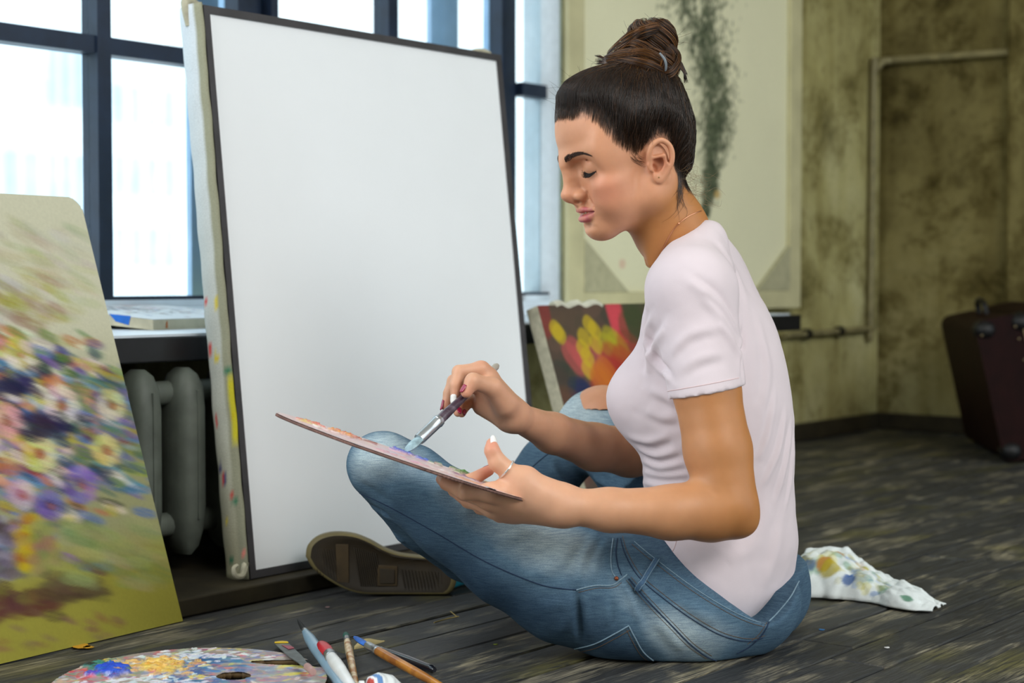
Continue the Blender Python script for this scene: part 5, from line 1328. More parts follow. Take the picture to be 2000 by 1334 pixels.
    # ears
    for s in (1, -1):
        A = lambda a: (a[0] + 7, a[1] * s, a[2])
        E(A((-17, 69, -25)), (16, 5, 25), 6, 'add')
        hel = [(-4, 70, -25), (-5, 74, -12), (-12, 77, -2), (-24, 78.5, 0.5), (-33.5, 78.5, -8), (-35.5, 78, -20), (-31, 76.5, -33), (-21, 74, -43), (-11, 72, -50)]; hel = [tuple(p) for p in spline(np.array(hel, float), 26)]
        for a, b in zip(hel[:-1], hel[1:]): C(A(a), A(b), 3.4, 3.3, 2.5)
        E(A((-9, 73.2, -46)), (7.5, 3.6, 8.5), 2.5)
        E(A((-15, 76.5, -29)), (8.5, 9, 11), 2.5, 'sub'); E(A((-20, 79, -11)), (9, 6, 7), 2.5, 'sub'); C(A((-29, 79, -12)), A((-27, 77, -32)), 2.4, 1.6, 2, 'sub')
        E(A((-10, 76, -33)), (5.5, 13, 6.5), 2, 'sub')
        C(A((-9, 75, -19)), A((-23, 77.5, -20)), 2.0, 2.4, 3); C(A((-23, 77.5, -20)), A((-24, 76, -32)), 2.4, 2.4, 3); C(A((-24, 76, -32)), A((-15, 74.5, -41)), 2.4, 2.6, 3)
        C(A((-1.5, 70.5, -27)), A((-2.5, 71, -34)), 3.4, 3.0, 3)
    # neck and the top of the chest
    f.chain([pt(1274, 378, 2.27), pt(1309, 447, 2.285), pt(1345, 505, 2.30)], [.047, .048, .048], k=.02, k0=.028)
    f.cone(hp(-20, 54, -52), pt(1278, 512, 2.262), .010, .009, .018); f.cone(hp(-20, -54, -52), pt(1272, 512, 2.40), .010, .009, .018)
    f.levels(tz, tcx, tcy, ta_, tb2, Fv, Lv, k=.012, grow=-.013, zlo=tz[8], zhi=tz[2])
    V, F = f.mesh(); return relax(V, F, 2, .5), F
hv, hf = build_head()

def finger(f, P, R, k=.003, k0=.008): f.chain([np.array(p) for p in P], R, k, k0)
def build_armL():
    f = Field(V3(-.115, 1.98, .135), V3(.345, 2.24, .54), .0017)
    f.chain(ARM_L, [.040, .0432, .0432, .0385], k=.01)
    f.chain(FOR_L, [.0365, .0365, .0335, .0265, .0225], k=.012, k0=.014)
    f.ell(pt(1447, 1018, 2.11), (.019, .020, .0175), None, k=.02)
    f.cone(pt(1385, 962, 2.10), pt(1340, 985, 2.09), .018, .018, .02)
    f.cone(pt(1360, 930, 2.072), pt(1400, 962, 2.066), .0035, .0012, .006, 'sub')
    # palm
    Wl = FOR_L[-1]
    f.cone(Wl, pt(985, 965, 2.07), .0225, .0190, .014); f.cone(Wl, pt(978, 985, 2.09), .0225, .0185, .014); f.cone(Wl, pt(990, 998, 2.105), .0215, .0155, .014); f.cone(pt(1080, 975, 2.075), pt(1025, 945, 2.068), .020, .018, .014)
    K = [pt(962, 962, 2.055), pt(955, 977, 2.075), pt(962, 992, 2.10), pt(978, 1003, 2.125)]
    f.cone(pt(1000, 965, 2.07), K[0], .017, .0125, .010); f.cone(pt(1000, 978, 2.08), K[1], .017, .0125, .010); f.cone(pt(1000, 990, 2.10), K[2], .016, .012, .010); f.cone(pt(1010, 998, 2.11), K[3], .015, .011, .010)
    finger(f, [K[0], pt(910, 962, 2.06), pt(916, 940, 2.085), pt(955, 919, 2.095)], [.0115, .0098, .0090, .0072])
    finger(f, [K[1], pt(905, 962, 2.085), pt(872, 944, 2.11), pt(862, 936, 2.135)], [.0115, .0100, .0088, .0074])
    finger(f, [K[2], pt(915, 978, 2.12), pt(888, 958, 2.15), pt(880, 948, 2.17)], [.011, .0098, .0086, .0072])
    finger(f, [K[3], pt(938, 992, 2.15), pt(915, 975, 2.175), pt(908, 965, 2.19)], [.010, .0086, .0076, .0064])
    finger(f, [pt(1060, 966, 2.068), pt(1010, 934, 2.066), pt(972, 903, 2.064), pt(961, 880, 2.064), pt(960, 866, 2.066)], [.018, .0140, .0112, .0092, .0070], .005, .014)
    f.cone(pt(1030, 930, 2.066), pt(985, 958, 2.075), .010, .009, .012)
    V, F = f.mesh(); return relax(V, F, 2, .5), F
lv_, lf_ = build_armL()
def build_armR():
    f = Field(V3(-.11, 2.15, .19), V3(.36, 2.53, .56), .0017)
    f.chain(ARM_R, [.036, .040, .038], k=.01)
    f.chain(FOR_R, [.037, .0365, .0335, .0275, .0190], k=.012, k0=.014)
    Wr = FOR_R[-1]
    I0, M0, R0, P0 = pt(940, 721, 2.238), pt(944, 731, 2.258), pt(950, 744, 2.278), pt(958, 760, 2.296)
    f.cone(Wr, pt(953, 738, 2.245), .0185, .0140, .012); f.cone(Wr, pt(955, 750, 2.265), .0185, .0150, .012); f.cone(Wr, pt(952, 768, 2.285), .0190, .0150, .012)
    f.cone(pt(990, 817, 2.275), pt(940, 794, 2.288), .0165, .0125, .012)                                      # heel of the hand
    f.cone(pt(953, 738, 2.245), I0, .013, .0105, .008); f.cone(pt(955, 750, 2.265), M0, .013, .0105, .008); f.cone(pt(952, 765, 2.283), R0, .013, .010, .008); f.cone(pt(952, 775, 2.288), P0, .012, .009, .008)
    finger(f, [I0, pt(896, 726, 2.226), pt(890, 752, 2.218), pt(889, 782, 2.214)], [.0100, .0090, .0080, .0062])
    finger(f, [M0, pt(886, 744, 2.256), pt(877, 768, 2.250), pt(870, 794, 2.243)], [.0100, .0088, .0078, .0060])
    finger(f, [R0, pt(905, 762, 2.280), pt(894, 785, 2.262), pt(894, 806, 2.246)], [.0098, .0088, .0078, .0060])
    finger(f, [P0, pt(926, 778, 2.300), pt(909, 793, 2.282), pt(902, 808, 2.262)], [.0088, .0078, .0070, .0056])
    finger(f, [pt(988, 790, 2.240), pt(963, 757, 2.222), pt(924, 744, 2.202), pt(911, 766, 2.197)], [.0165, .0125, .0105, .0080], .005, .014)
    V, F = f.mesh(); return relax(V, F, 2, .5), F
rv_, rf_ = build_armR()
# torn-knee skin and a plain core under the clothes
f = Field(V3(.05, 2.45, .30), V3(.26, 2.76, .46), .004); f.ell(pt(1178, 812, 2.655), (.056, .056, .050), None, .005); V, F = f.mesh(); kv, kf = relax(V, F, 2), F
f = Field(V3(.06, 2.05, .02), V3(.46, 2.55, .40), .008); f.levels(tz, tcx, tcy, ta_, tb2, Fv, Lv, k=.01, grow=-.016, zlo=tz[16] + .02, zhi=tz[7]); V, F = f.mesh(); cv_, cf_ = V, F
# colour of the skin
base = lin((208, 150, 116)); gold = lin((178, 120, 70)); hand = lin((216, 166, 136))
def tint(C, V, p, r, c, a):
    w = a * np.exp(-(np.linalg.norm(V - p, axis=1) / r) ** 2); return C * (1 - w[:, None]) + lin(c) * w[:, None]
hc = np.tile(base, (len(hv), 1)); hl = hloc(hv)
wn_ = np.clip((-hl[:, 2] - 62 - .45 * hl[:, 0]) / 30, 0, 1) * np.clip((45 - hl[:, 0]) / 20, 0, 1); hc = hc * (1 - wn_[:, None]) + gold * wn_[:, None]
for s in (1, -1):
    hc = tint(hc, hv, hp(62, 42 * s, -44), .022, (206, 112, 98), .5)
    hc = tint(hc, hv, hp(76, 31 * s, 2), .012, (176, 118, 92), .45)
    hc = tint(hc, hv, hp(-8, 74 * s, -30), .013, (170, 92, 66), .6)
hc = tint(hc, hv, hp(105, 0, -42), .012, (222, 156, 130), .4)
HPG = np.array([(87, 66), (80, 65), (72, 61), (60, 54), (53, 42), (48, 28), (40, 13), (28, 1), (15, -8), (5, -3), (-6, 4), (-20, 6), (-33, 2), (-39, -16), (-41, -36), (-43, -62), (-58, -82), (-80, -86), (-125, -70), (-125, 140), (100, 140), (100, 75)], float)
def poly_sd(x, y):
    d = np.full(x.shape, 1e9); inside = np.zeros(x.shape, bool); n = len(HPG)
    for i in range(n):
        a, b = HPG[i], HPG[(i + 1) % n]; e = b - a; wx, wy = x - a[0], y - a[1]; t = np.clip((wx * e[0] + wy * e[1]) / (e @ e), 0, 1)
        d = np.minimum(d, (wx - e[0] * t) ** 2 + (wy - e[1] * t) ** 2)
        c1 = (a[1] > y) != (b[1] > y); inside ^= c1 & (x < (b[0] - a[0]) * (y - a[1]) / (b[1] - a[1] + 1e-12) + a[0])
    d = np.sqrt(d); return np.where(inside, -d, d)
earz = np.exp(-(np.linalg.norm((hl - [-10, 0, -25]) * [1, 0, .6], axis=1) / 20) ** 6) * (np.abs(hl[:, 1]) > 66)
w_ = np.clip((3.5 - poly_sd(hl[:, 0], hl[:, 2]) + 4.0 * vnoise(hv, 260, 6, 2)) / 13, 0, 1) * .85 * (1 - earz); hc = hc * (1 - w_[:, None]) + lin((38, 26, 19)) * w_[:, None]
def near_chain(V, P, R, grow):
    d = np.full(len(V), 9.0)
    for i in range(len(P) - 1):
        a, b = hp(*P[i]), hp(*P[i + 1]); ba = b - a; t = np.clip(((V - a) @ ba) / (ba @ ba), 0, 1)
        d = np.minimum(d, np.linalg.norm(V - a - t[:, None] * ba, axis=1) - .001 * (R[i] + (R[i + 1] - R[i]) * t))
    return d
UL = [(75, 27, -67.2), (82.5, 16, -64.3), (89.0, 7, -62.2), (90.2, 0, -63.2), (89.0, -7, -62.2), (82.5, -16, -64.3), (75, -27, -67.2)]
LL = [(75, 26, -68.6), (82, 15, -73.5), (87.0, 6, -76.0), (87.6, 0, -76.2), (87.0, -6, -76.0), (82, -15, -73.5), (75, -26, -68.6)]
dl = np.minimum(near_chain(hv, UL, [1.5, 2.6, 3.2, 3.0, 3.2, 2.6, 1.5], 0), near_chain(hv, LL, [1.6, 4.2, 5.6, 5.8, 5.6, 4.2, 1.6], 0))
w = np.clip((.0016 - dl) / .0014, 0, 1) * np.clip((hl[:, 0] - 66) / 4, 0, 1); hc = hc * (1 - w[:, None]) + lin((190, 104, 108)) * w[:, None]
dm = near_chain(hv, [(76, 28.5, -67.4), (84.5, 16, -68.3), (90, 6, -68.3), (90, -6, -68.3), (84.5, -16, -68.3), (76, -28.5, -67.4)], [.6, 1, 1.6, 1.6, 1, .6], 0)
w = np.clip((.0012 - dm) / .0012, 0, 1) * .8; hc = hc * (1 - w[:, None]) + lin((110, 44, 46)) * w[:, None]
def arm_col(V, wr):
    w = np.clip((np.linalg.norm(V - wr, axis=1) - .06) / .26, 0, 1)[:, None]; return hand * (1 - w) + gold * w
lc = arm_col(lv_, pt(960, 930, 2.07)); rc_ = arm_col(rv_, pt(900, 760, 2.22)) * .5 + hand * .45
for p, r, a in ((pt(961, 868, 2.06), .012, .5), (pt(950, 920, 2.09), .014, .6), (pt(1000, 1010, 2.11), .02, .25), (pt(880, 940, 2.12), .03, .3)): lc = tint(lc, lv_, p, r, (218, 126, 106), a)
for p, r, a in ((pt(911, 766, 2.197), .012, .45), (pt(889, 780, 2.21), .010, .35), (pt(870, 792, 2.24), .01, .4), (pt(898, 806, 2.25), .012, .4), (pt(940, 712, 2.24), .014, .25)): rc_ = tint(rc_, rv_, p, r, (216, 130, 108), a)
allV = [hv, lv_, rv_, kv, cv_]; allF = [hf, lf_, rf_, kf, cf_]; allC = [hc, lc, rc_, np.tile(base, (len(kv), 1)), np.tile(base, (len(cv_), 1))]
o_ = 0; FF = []
for v, f_ in zip(allV, allF): FF.append(f_ + o_); o_ += len(v)
def skin_mat():
    m, nt, b = new_mat('skin')
    a = node(nt, 'ShaderNodeAttribute', attribute_name='Col'); n1 = noise(nt, tex_coord(nt), 40, 4); n2 = noise(nt, tex_coord(nt), 900, 2)
    c = mixc(nt, 1.0, a.outputs['Color'], ramp(nt, n1, [(0.3, (.94, .92, .90, 1)), (0.7, (1.04, 1.03, 1.02, 1))]), 'MULTIPLY'); nt.links.new(c, b.inputs['Base Color'])
    b.inputs['Roughness'].default_value = .48; b.inputs['Specular IOR Level'].default_value = .38
    b.inputs['Subsurface Weight'].default_value = .18; b.inputs['Subsurface Radius'].default_value = (1.0, .35, .15); b.inputs['Subsurface Scale'].default_value = .006
    bump(nt, b, n2, .08, .0004); return m
M_skin = skin_mat()
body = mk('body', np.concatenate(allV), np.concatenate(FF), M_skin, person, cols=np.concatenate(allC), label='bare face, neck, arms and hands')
htree = bvh(hv, hf); ltree = bvh(lv_, lf_); rtree = bvh(rv_, rf_)

# ---- eyes, lashes, brows, teeth
def eye_col(V, c): 
    l = hloc(V) - c; an = np.degrees(np.arctan2(np.hypot(l[:, 1] * 1.0 , l[:, 2] + 9), np.maximum(l[:, 0], .1)))
    C = np.tile(lin((206, 198, 192)), (len(V), 1)); C[an < 32] = lin((70, 46, 30)); C[an < 15] = lin((10, 8, 8)); return C
for s in (1, -1):
    mb = MB(); mb.ball(hp(63.5, 30.5 * s, -8.5), (.0140, .0145, .0130), 40, 30, HM.T); V = np.array(mb.V)
    mk('eyeball', V, np.array(mb.F), vcol('eye', .15, .5), person, True, cols=eye_col(V, np.array([63.5, 30.5 * s, -8.5])))
M_lash = plain('black_lash', (14, 11, 11), .6); M_brow = plain('dark_brown_brow', (58, 40, 32), .8)
for s in (1, -1):
    mb = MB(); n = 34
    Pp = np.array([lid(l_, u_ + 1.2, s, .5) for l_, u_ in LASH])
    Pl = spline(Pp, n)
    for i in range(n):
        p = Pl[i]; u = i / (n - 1); out = np.array([1.0, (u - .35) * 1.1 * s, -.55]); L_ = np.interp(u, [0, .3, .8, 1], [4, 8, 10, 8]) * random.uniform(.85, 1.1)
        q = [p, p + out * L_ * .5 + np.array([0, 0, -.6]), p + out * L_ * .85 + np.array([0, 0, .6]), p + out * L_ + np.array([0, 0, 2.4])]
        mb.tube([hp(*x) for x in spline(np.array(q), 6)], np.linspace(.00038, .00008, 6), 4, cap=False)
    mb.tube([hp(*x) for x in Pl], .0010, 6); mb.build('eyelashes', M_lash, person, True)
    mb = MB()
    for i in range(330):
        u = random.random(); w = random.uniform(-1, 1)
        c = spline(np.array([(0, 10.5, 8.0), (0, 20, 11.0), (0, 30, 13.0), (0, 40, 12.0), (0, 50, 7.5)], float), 50)[int(u * 49)]
        hw_ = np.interp(u, [0, .15, .6, 1], [2.3, 2.9, 2.1, .4]); l_, u_ = c[1] * s, c[2] + w * hw_
        h_ = htree.ray_cast(Vector(hp(140, l_, u_)), Vector(-HF))
        if h_[0] is None: continue
        p = np.array(h_[0]); nn = np.array(h_[1]); d = HL * s * np.interp(u, [0, .3, 1], [.5, .95, 1]) + HU * np.interp(u, [0, .4, 1], [.9, .35, -.35]); d = d - nn * (d @ nn); d /= np.linalg.norm(d)
        Ln = random.uniform(.004, .0065); mb.tube([p - nn * .0003, p + d * Ln * .5 + nn * .0009, p + d * Ln + nn * .0004], [.00032, .00028, .00008], 4, cap=False)
    mb.build('eyebrow', M_brow, person, True)
mb = MB()
for k in range(-4, 5):
    l_ = k * 4.6; c = hp(84.5 - .045 * l_ * l_ , l_, -66.5); mb.ball(c, (.0028, .0024, .0042), 10, 8, HM.T)
mb.build('teeth', plain('teeth', (236, 228, 216), .25, var=.02), person, True)
MB().ball(hp(-1, 76.3, -46), .0013, 10, 8).build('ear_stud', plain('small_gold', (170, 130, 90), .3, metal=.8), person, True)
# ---- necklace
btree = htree
M_chain = plain('rose_gold_chain', (206, 150, 116), .3, metal=.9)
P, Nn = on_surface(btree, [(1369, 412), (1345, 422), (1322, 440), (1305, 465), (1292, 492), (1283, 515), (1272, 540)], 60)
if len(P) > 4:
    nk = MB().tube(P + Nn * .0006, .0008, 6).build('necklace', M_chain, person, True)
    MB().ball(P[18] + Nn[18] * .001, .0016, 8, 6).build('bead', M_chain, nk, True)
# ---- nails and ring
M_nw = plain('white_nail', (238, 236, 232), .2, var=.01, coat=.5); M_nr = plain('magenta_nail', (150, 14, 60), .2, var=.05, coat=.6)
def nail(tip, prev, outward, w, ln, mat, base=.0):
    ax = tip - prev; ax /= np.linalg.norm(ax); o = outward - ax * (outward @ ax); o /= np.linalg.norm(o); sd = np.cross(ax, o)
    P = []; nu, nv = 9, 7
    for i in range(nu):
        u = i / (nu - 1); ww = w * np.interp(u, [0, .12, .6, .85, 1], [.55, .95, 1, .8, .3])
        for j in range(nv):
            a = (j / (nv - 1) - .5) * 2; P.append(tip + ax * (-.006 + ln * u) + sd * ww * a + o * (base + .0015 * (1 - a * a) - .0008 * u))
    F = grid_faces(nu, nv); P = np.array(P)
    m = mk('fingernail', P, F, mat, person, True); s = m.modifiers.new('thickness', 'SOLIDIFY'); s.thickness = .0006; s.offset = 0; return m
cd = V3(0, -1, 0)
nail(pt(960, 868, 2.066), pt(962, 884, 2.064), V3(.6, -.8, .1), .0052, .0165, M_nw, .0058)
nail(pt(955, 919, 2.095), pt(935, 929, 2.09), V3(.1, .5, .8), .0046, .0120, M_nr, .0058)
nail(pt(889, 780, 2.214), pt(890, 754, 2.218), V3(-.35, -.9, 0), .0048, .0150, M_nw, .0058)
nail(pt(870, 792, 2.243), pt(876, 770, 2.250), V3(-.9, -.4, 0), .0046, .0145, M_nr, .0050)
nail(pt(911, 764, 2.197), pt(922, 746, 2.202), V3(-.75, -.5, -.2), .0056, .0125, M_nr, .0070)
nail(pt(894, 805, 2.246), pt(894, 788, 2.262), V3(.4, -.9, 0), .0044, .0130, M_nr, .0046)
nail(pt(902, 807, 2.262), pt(908, 795, 2.282), V3(.5, -.8, 0), .0040, .0120, M_nr, .0042)
a, b = pt(1010, 934, 2.066), pt(972, 903, 2.064); c = a + (b - a) * .55; ax = (b - a) / np.linalg.norm(b - a); e = np.cross(ax, cd); e /= np.linalg.norm(e); g = np.cross(ax, e)
ring_ = [c + .0131 * (math.cos(w) * e + math.sin(w) * g) for w in np.linspace(0, 2 * math.pi, 41)]
MB().tube(ring_, .0013, 8, cap=False).build('ring', plain('silver_ring', (226, 222, 216), .2, metal=.8), person, True)

# ================= HAIR
def build_haircap():
    f = Field(V3(.05, 2.16, .54), V3(.27, 2.38, .84), .0022)
    E = lambda c, r, k=10: f.ell(hp(*c), tuple(np.array(r) * .001), HM, k * .001)
    E((-8, 0, 21), (97, 76, 96)); E((22, 0, 50), (66.3, 63.5, 68.5), 22); E((-20, 0, -34), (60, 60, 46), 22); E((-48, 0, 72), (44, 48, 40), 26)
    X, Y, Z = f.ax[0][:, None, None], f.ax[1][None, :, None], f.ax[2][None, None, :]
    x, y, z = X - HO[0], Y - HO[1], Z - HO[2]
    lf = (x * HF[0] + y * HF[1] + z * HF[2]) * 1000; lu = (x * HU[0] + y * HU[1] + z * HU[2]) * 1000
    pd_ = (poly_sd(lf, lu) * .001 + .010).astype(np.float32)
    # thin towards the hairline so the cap meets the skin
    f.F = f.F + np.clip(.020 + pd_, 0, .020) * .62
    k = .004; A = f.F; h = np.clip(k - np.abs(A - pd_), 0, None) / k; f.F = np.maximum(A, pd_) + h * h * k * .25
    V, F = f.mesh(); return relax(V, F, 2), F
cvv, cff = build_haircap()
hn = normals(cvv, cff)
M_hairbase = plain('dark_brown_hair_base', (34, 24, 18), .55, var=.2, nscale=30)
M_hair = vcol('brown_hair', .27, .5, .0)
hair = mk('hair', cvv, cff, M_hairbase, person, label='dark brown hair swept up from the nape and forehead')
ctree = bvh(cvv, cff)
RH = random.Random(3)
class Strands:
    def __init__(s): s.V = []; s.F = []; s.C = []
    def add(s, P, r, col, taper=True, n=3):
        P = np.asarray(P, float); m = len(P); T = np.gradient(P, axis=0); T /= np.linalg.norm(T, axis=1)[:, None] + 1e-12
        a = np.cross(T, V3(.3, -.8, .5)); a /= np.linalg.norm(a, axis=1)[:, None] + 1e-9; b = np.cross(T, a)
        rr = r * (np.interp(np.linspace(0, 1, m), [0, .28, .8, 1], [.12, 1, 1, .3]) if taper else np.ones(m)); o = len(s.V) * 0 + sum(len(v) for v in s.V) if False else s.n if hasattr(s, 'n') else 0
        V = np.concatenate([(P + rr[:, None] * (math.cos(2 * math.pi * k / n) * a + math.sin(2 * math.pi * k / n) * b))[:, None] for k in range(n)], 1).reshape(-1, 3)
        i = np.arange(m - 1)[:, None] * n; k = np.arange(n)[None]; F = np.stack([i + k, i + (k + 1) % n, i + n + (k + 1) % n, i + n + k], -1).reshape(-1, 4)
        s.V.append(V); s.F.append(F + o); s.n = o + len(V)
        col = np.asarray(col); s.C.append(np.tile(col, (len(V), 1)) if col.ndim == 1 else np.repeat(col, n, 0))
    def build(s, name, mat, parent, **kw): return mk(name, np.concatenate(s.V), np.concatenate(s.F), mat, parent, True, cols=np.concatenate(s.C), **kw)
def haircol(b=0.0):
    c = np.array(RH.choice([(24, 16, 11), (28, 19, 13), (34, 23, 15), (42, 28, 18), (54, 35, 21)]), float) * (1 + b + RH.uniform(-.12, .12)); return lin(np.clip(c, 0, 255))
BUN = hp(-50, 0, 100); HC = hp(-12, 0, 20)
S = Strands()
def scalp(p):
    d = p - HC; d /= np.linalg.norm(d); h_ = ctree.ray_cast(Vector(HC + d * .25), Vector(-d), .25); g_ = htree.ray_cast(Vector(HC + d * .25), Vector(-d), .25)
    if h_[0] is None and g_[0] is None: return None, None
    q_ = h_ if g_[0] is None or (h_[0] is not None and h_[3] < g_[3]) else g_
    return np.array(q_[0]), d
pts2 = []
per = np.concatenate([np.linspace(HPG[i], HPG[i + 1], 24, endpoint=False) for i in range(0, 18)])
for side in (1, -1):
    for _ in range(3300 if side == 1 else 500):
        q = per[RH.randrange(len(per))]; q = q + np.array([RH.gauss(0, 2.2), RH.gauss(0, 2.2)]);
        inset = RH.random() ** 1.5 * 30 - 1.5; cdir = np.array([-30, 45]) - q; cdir /= np.linalg.norm(cdir); q = q + cdir * inset
        h_ = htree.ray_cast(Vector(hp(q[0], 140 * side, q[1])), Vector(-HL * side))
        if h_[0] is None:
            continue
        root = np.array(h_[0]); 
        if abs(hloc(root[None])[0][1]) < 1: continue
        pts2.append(root)
for _ in range(2100):      # front hairline over the forehead
    l_ = RH.uniform(-34, 34); u_ = 64 - abs(l_) * .16 + RH.expovariate(1 / 8.0) - RH.expovariate(1 / 2.0); h_ = htree.ray_cast(Vector(hp(150, l_, u_)), Vector(-HF))
    if h_[0] is not None: pts2.append(np.array(h_[0]))
for _ in range(700):      # nape
    l_ = RH.uniform(-40, 40); u_ = -78 + RH.uniform(-4, 14); h_ = htree.ray_cast(Vector(hp(-160, l_, u_)), Vector(HF))
    if h_[0] is not None: pts2.append(np.array(h_[0]))
for root in pts2:
    end = BUN + (HL * RH.gauss(0, .013) + HF * RH.gauss(0, .013)); P = []; n = 11; lift = RH.uniform(.0002, .0022); sw = RH.gauss(0, .0012); ok = True
    for i in range(n):
        t = i / (n - 1); p = root * (1 - t) + end * t
        s_, d = scalp(p)
        if s_ is None: ok = False; break
        e = min(1, t * 4); P.append(s_ + d * (lift * e - .0004 * (1 - e)) + HL * sw * math.sin(t * 9))
    if not ok: continue
    P = np.array(P); P[0] = root * .7 + P[0] * .3
    lr = hloc(root[None])[0]; fr_ = .55 if lr[0] > 45 else 1.0; c0 = haircol(.1); g = np.clip((np.linspace(0, 1, n) - RH.uniform(.35, .8)) / .35, 0, 1)[:, None]; c1 = lin((128, 88, 40)) if RH.random() < .22 else haircol(.5)
    S.add(P, fr_ * RH.uniform(.00020, .00038), c0 * (1 - g) + c1 * g)
# fine short hairs that soften the hairline
for _ in range(900):
    if RH.random() < .45:
        l_ = RH.uniform(-20, 40); u_ = 66 - abs(l_) * .16 - RH.uniform(-3, 5); h_ = htree.ray_cast(Vector(hp(150, l_, u_)), Vector(-HF))
    else:
        q = per[RH.randrange(24 * 3, 24 * 17)]; cdir = np.array([-30, 45]) - q; cdir /= np.linalg.norm(cdir); q = q - cdir * RH.uniform(-2, 5.5); h_ = htree.ray_cast(Vector(hp(q[0], 140, q[1])), Vector(-HL))
    if h_[0] is None: continue
    root = np.array(h_[0]); P = []
    if abs(hloc(root[None])[0][1]) > 70: continue
    for i in range(6):
        p = root + (BUN - root) * (.17 * i / 5); s_, d = scalp(p)
        if s_ is None: break
        P.append(s_ + d * (.0003 + .0004 * i / 5))
    if len(P) == 6: S.add(np.array(P), .00014, haircol(.5))
S.build('hair_strands', M_hair, hair)['kind'] = 'stuff'
# bun
f = Field(V3(.09, 2.17, .76), V3(.29, 2.37, .93), .0025)
bc = pt(1272, 82, 2.275); rcn = pt(1262, 122, 2.272)
f.ell(bc, (.0315, .030, .030), None, .004); f.ell(rcn, (.050, .042, .021), [(math.cos(.1), 0, -math.sin(.1)), (0, 1, 0), (math.sin(.1), 0, math.cos(.1))], .010)
f.cone(BUN, rcn, .024, .024, .01); V, F = f.mesh(); bun = mk('hair_bun', relax(V, F, 2), F, M_hairbase, hair, label='loose twisted top bun')
S = Strands()
def lock(path, rad, count, r=.00030, b=.3, spread_end=1.0):
    count = int(count * 1.9)
    P = spline(np.array(path), 26); T = np.gradient(P, axis=0); T /= np.linalg.norm(T, axis=1)[:, None]; a = np.cross(T, V3(.2, -.9, .35)); a /= np.linalg.norm(a, axis=1)[:, None]; bb = np.cross(T, a); k = np.linspace(0, 1, 26)
    prof = np.interp(k, [0, .15, .8, 1], [.35, 1, 1, spread_end])
    for _ in range(count):
        w = RH.uniform(0, 6.28); q = RH.random() ** .35 * rad; tw = RH.uniform(.6, 2.0)
        ang = w + tw * k; S.add(P + (q * prof)[:, None] * (np.cos(ang)[:, None] * a + np.sin(ang)[:, None] * bb), r, lin((134, 88, 44)) * RH.uniform(.6, 1.1) if RH.random() < .18 + b * .2 else haircol(b + RH.uniform(.1, .8)))
def bp(px, py, dy): return pt(px, py, 2.275 + dy)
# top knob: locks wrapped over and round it
for k in range(9):
    a0 = k / 9 * 2 * math.pi; pth = []
    for t in np.linspace(0, 1, 9):
        w = a0 + t * 3.4; el = math.pi * (.12 + .62 * t); r = .029
        pth.append(bc + V3(r * math.sin(el) * math.cos(w), r * math.sin(el) * math.sin(w), r * math.cos(el) * 1.02))
    lock(pth, .0085, 75)
# thick twisted locks across the front of the lower bun
lock([bp(1205, 128, -.020), bp(1225, 108, -.036), bp(1262, 102, -.046), bp(1300, 118, -.042), bp(1318, 138, -.022)], .009, 110, b=.3)
lock([bp(1185, 122, -.012), bp(1215, 122, -.034), bp(1255, 126, -.048), bp(1290, 138, -.040), bp(1310, 148, -.018)], .009, 110, b=.25)
lock([bp(1190, 118, -.010), bp(1208, 98, -.026), bp(1230, 78, -.034), bp(1258, 62, -.030)], .010, 90, b=.5)
lock([bp(1178, 124, -.008), bp(1200, 112, -.028), bp(1232, 104, -.040), bp(1268, 108, -.046)], .008, 90, b=.5)
lock([bp(1225, 95, -.020), bp(1240, 75, -.034), bp(1262, 62, -.036), bp(1285, 55, -.024)], .009, 90, b=.3)
lock([bp(1212, 104, -.016), bp(1232, 88, -.036), bp(1256, 92, -.044), bp(1285, 108, -.042), bp(1312, 112, -.024)], .008, 90, b=.35)
lock([bp(1282, 150, -.036), bp(1308, 140, -.040), bp(1318, 112, -.028), bp(1300, 92, -.020)], .009, 90, b=.2)
lock([bp(1290, 100, -.044), bp(1296, 118, -.047), bp(1294, 140, -.042)], .006, 60, b=.15)
lock([bp(1320, 120, .0), bp(1300, 150, .03), bp(1250, 140, .045), bp(1205, 125, .02)], .012, 70)
# loose ends sticking out
for _ in range(60):
    y0 = RH.uniform(-5, 5); S.add(spline(np.array([bp(1230, 122 + y0, -.034), bp(1205, 121 + y0, -.030), bp(1180, 118 + y0 * 1.3, -.024), bp(1163 + RH.uniform(-3, 8), 116 + y0 * 2, -.018 + RH.uniform(-.004, .004))]), 12), .0004, haircol(.7))
for _ in range(60):
    y0 = RH.uniform(-8, 8); S.add(spline(np.array([bp(1295, 112 + y0, -.040), bp(1318, 120 + y0, -.034), bp(1334, 134 + y0, -.026), bp(1341 + RH.uniform(-6, 3), 158 + RH.uniform(-14, 6), -.020)]), 12), .0004, haircol(.45))
for _ in range(26):
    a0 = RH.uniform(0, 6.28); c0 = bc if RH.random() < .6 else rcn; d = V3(math.cos(a0), RH.uniform(-.6, .2), math.sin(a0)); d /= np.linalg.norm(d); p0 = c0 + d * (.031 if c0 is bc else .040) * V3(1.1, 1, .8)
    g = V3(RH.uniform(-1, 1), RH.uniform(-.5, .5), RH.uniform(-.6, 1)); S.add(spline(np.array([p0, p0 + d * .008 + g * .006, p0 + d * .014 + g * .014]), 8), .00016, haircol(.6))
S.build('bun_locks', M_hair, bun)['kind'] = 'stuff'
tie = [bp(1288, 104, -.052), bp(1298, 116, -.053), bp(1301, 130, -.050), bp(1298, 142, -.044)]
MB().tube(spline(np.array(tie), 20), .0018, 8).build('hair_tie', plain('grey_hair_tie', (120, 128, 134), .5), hair, True)
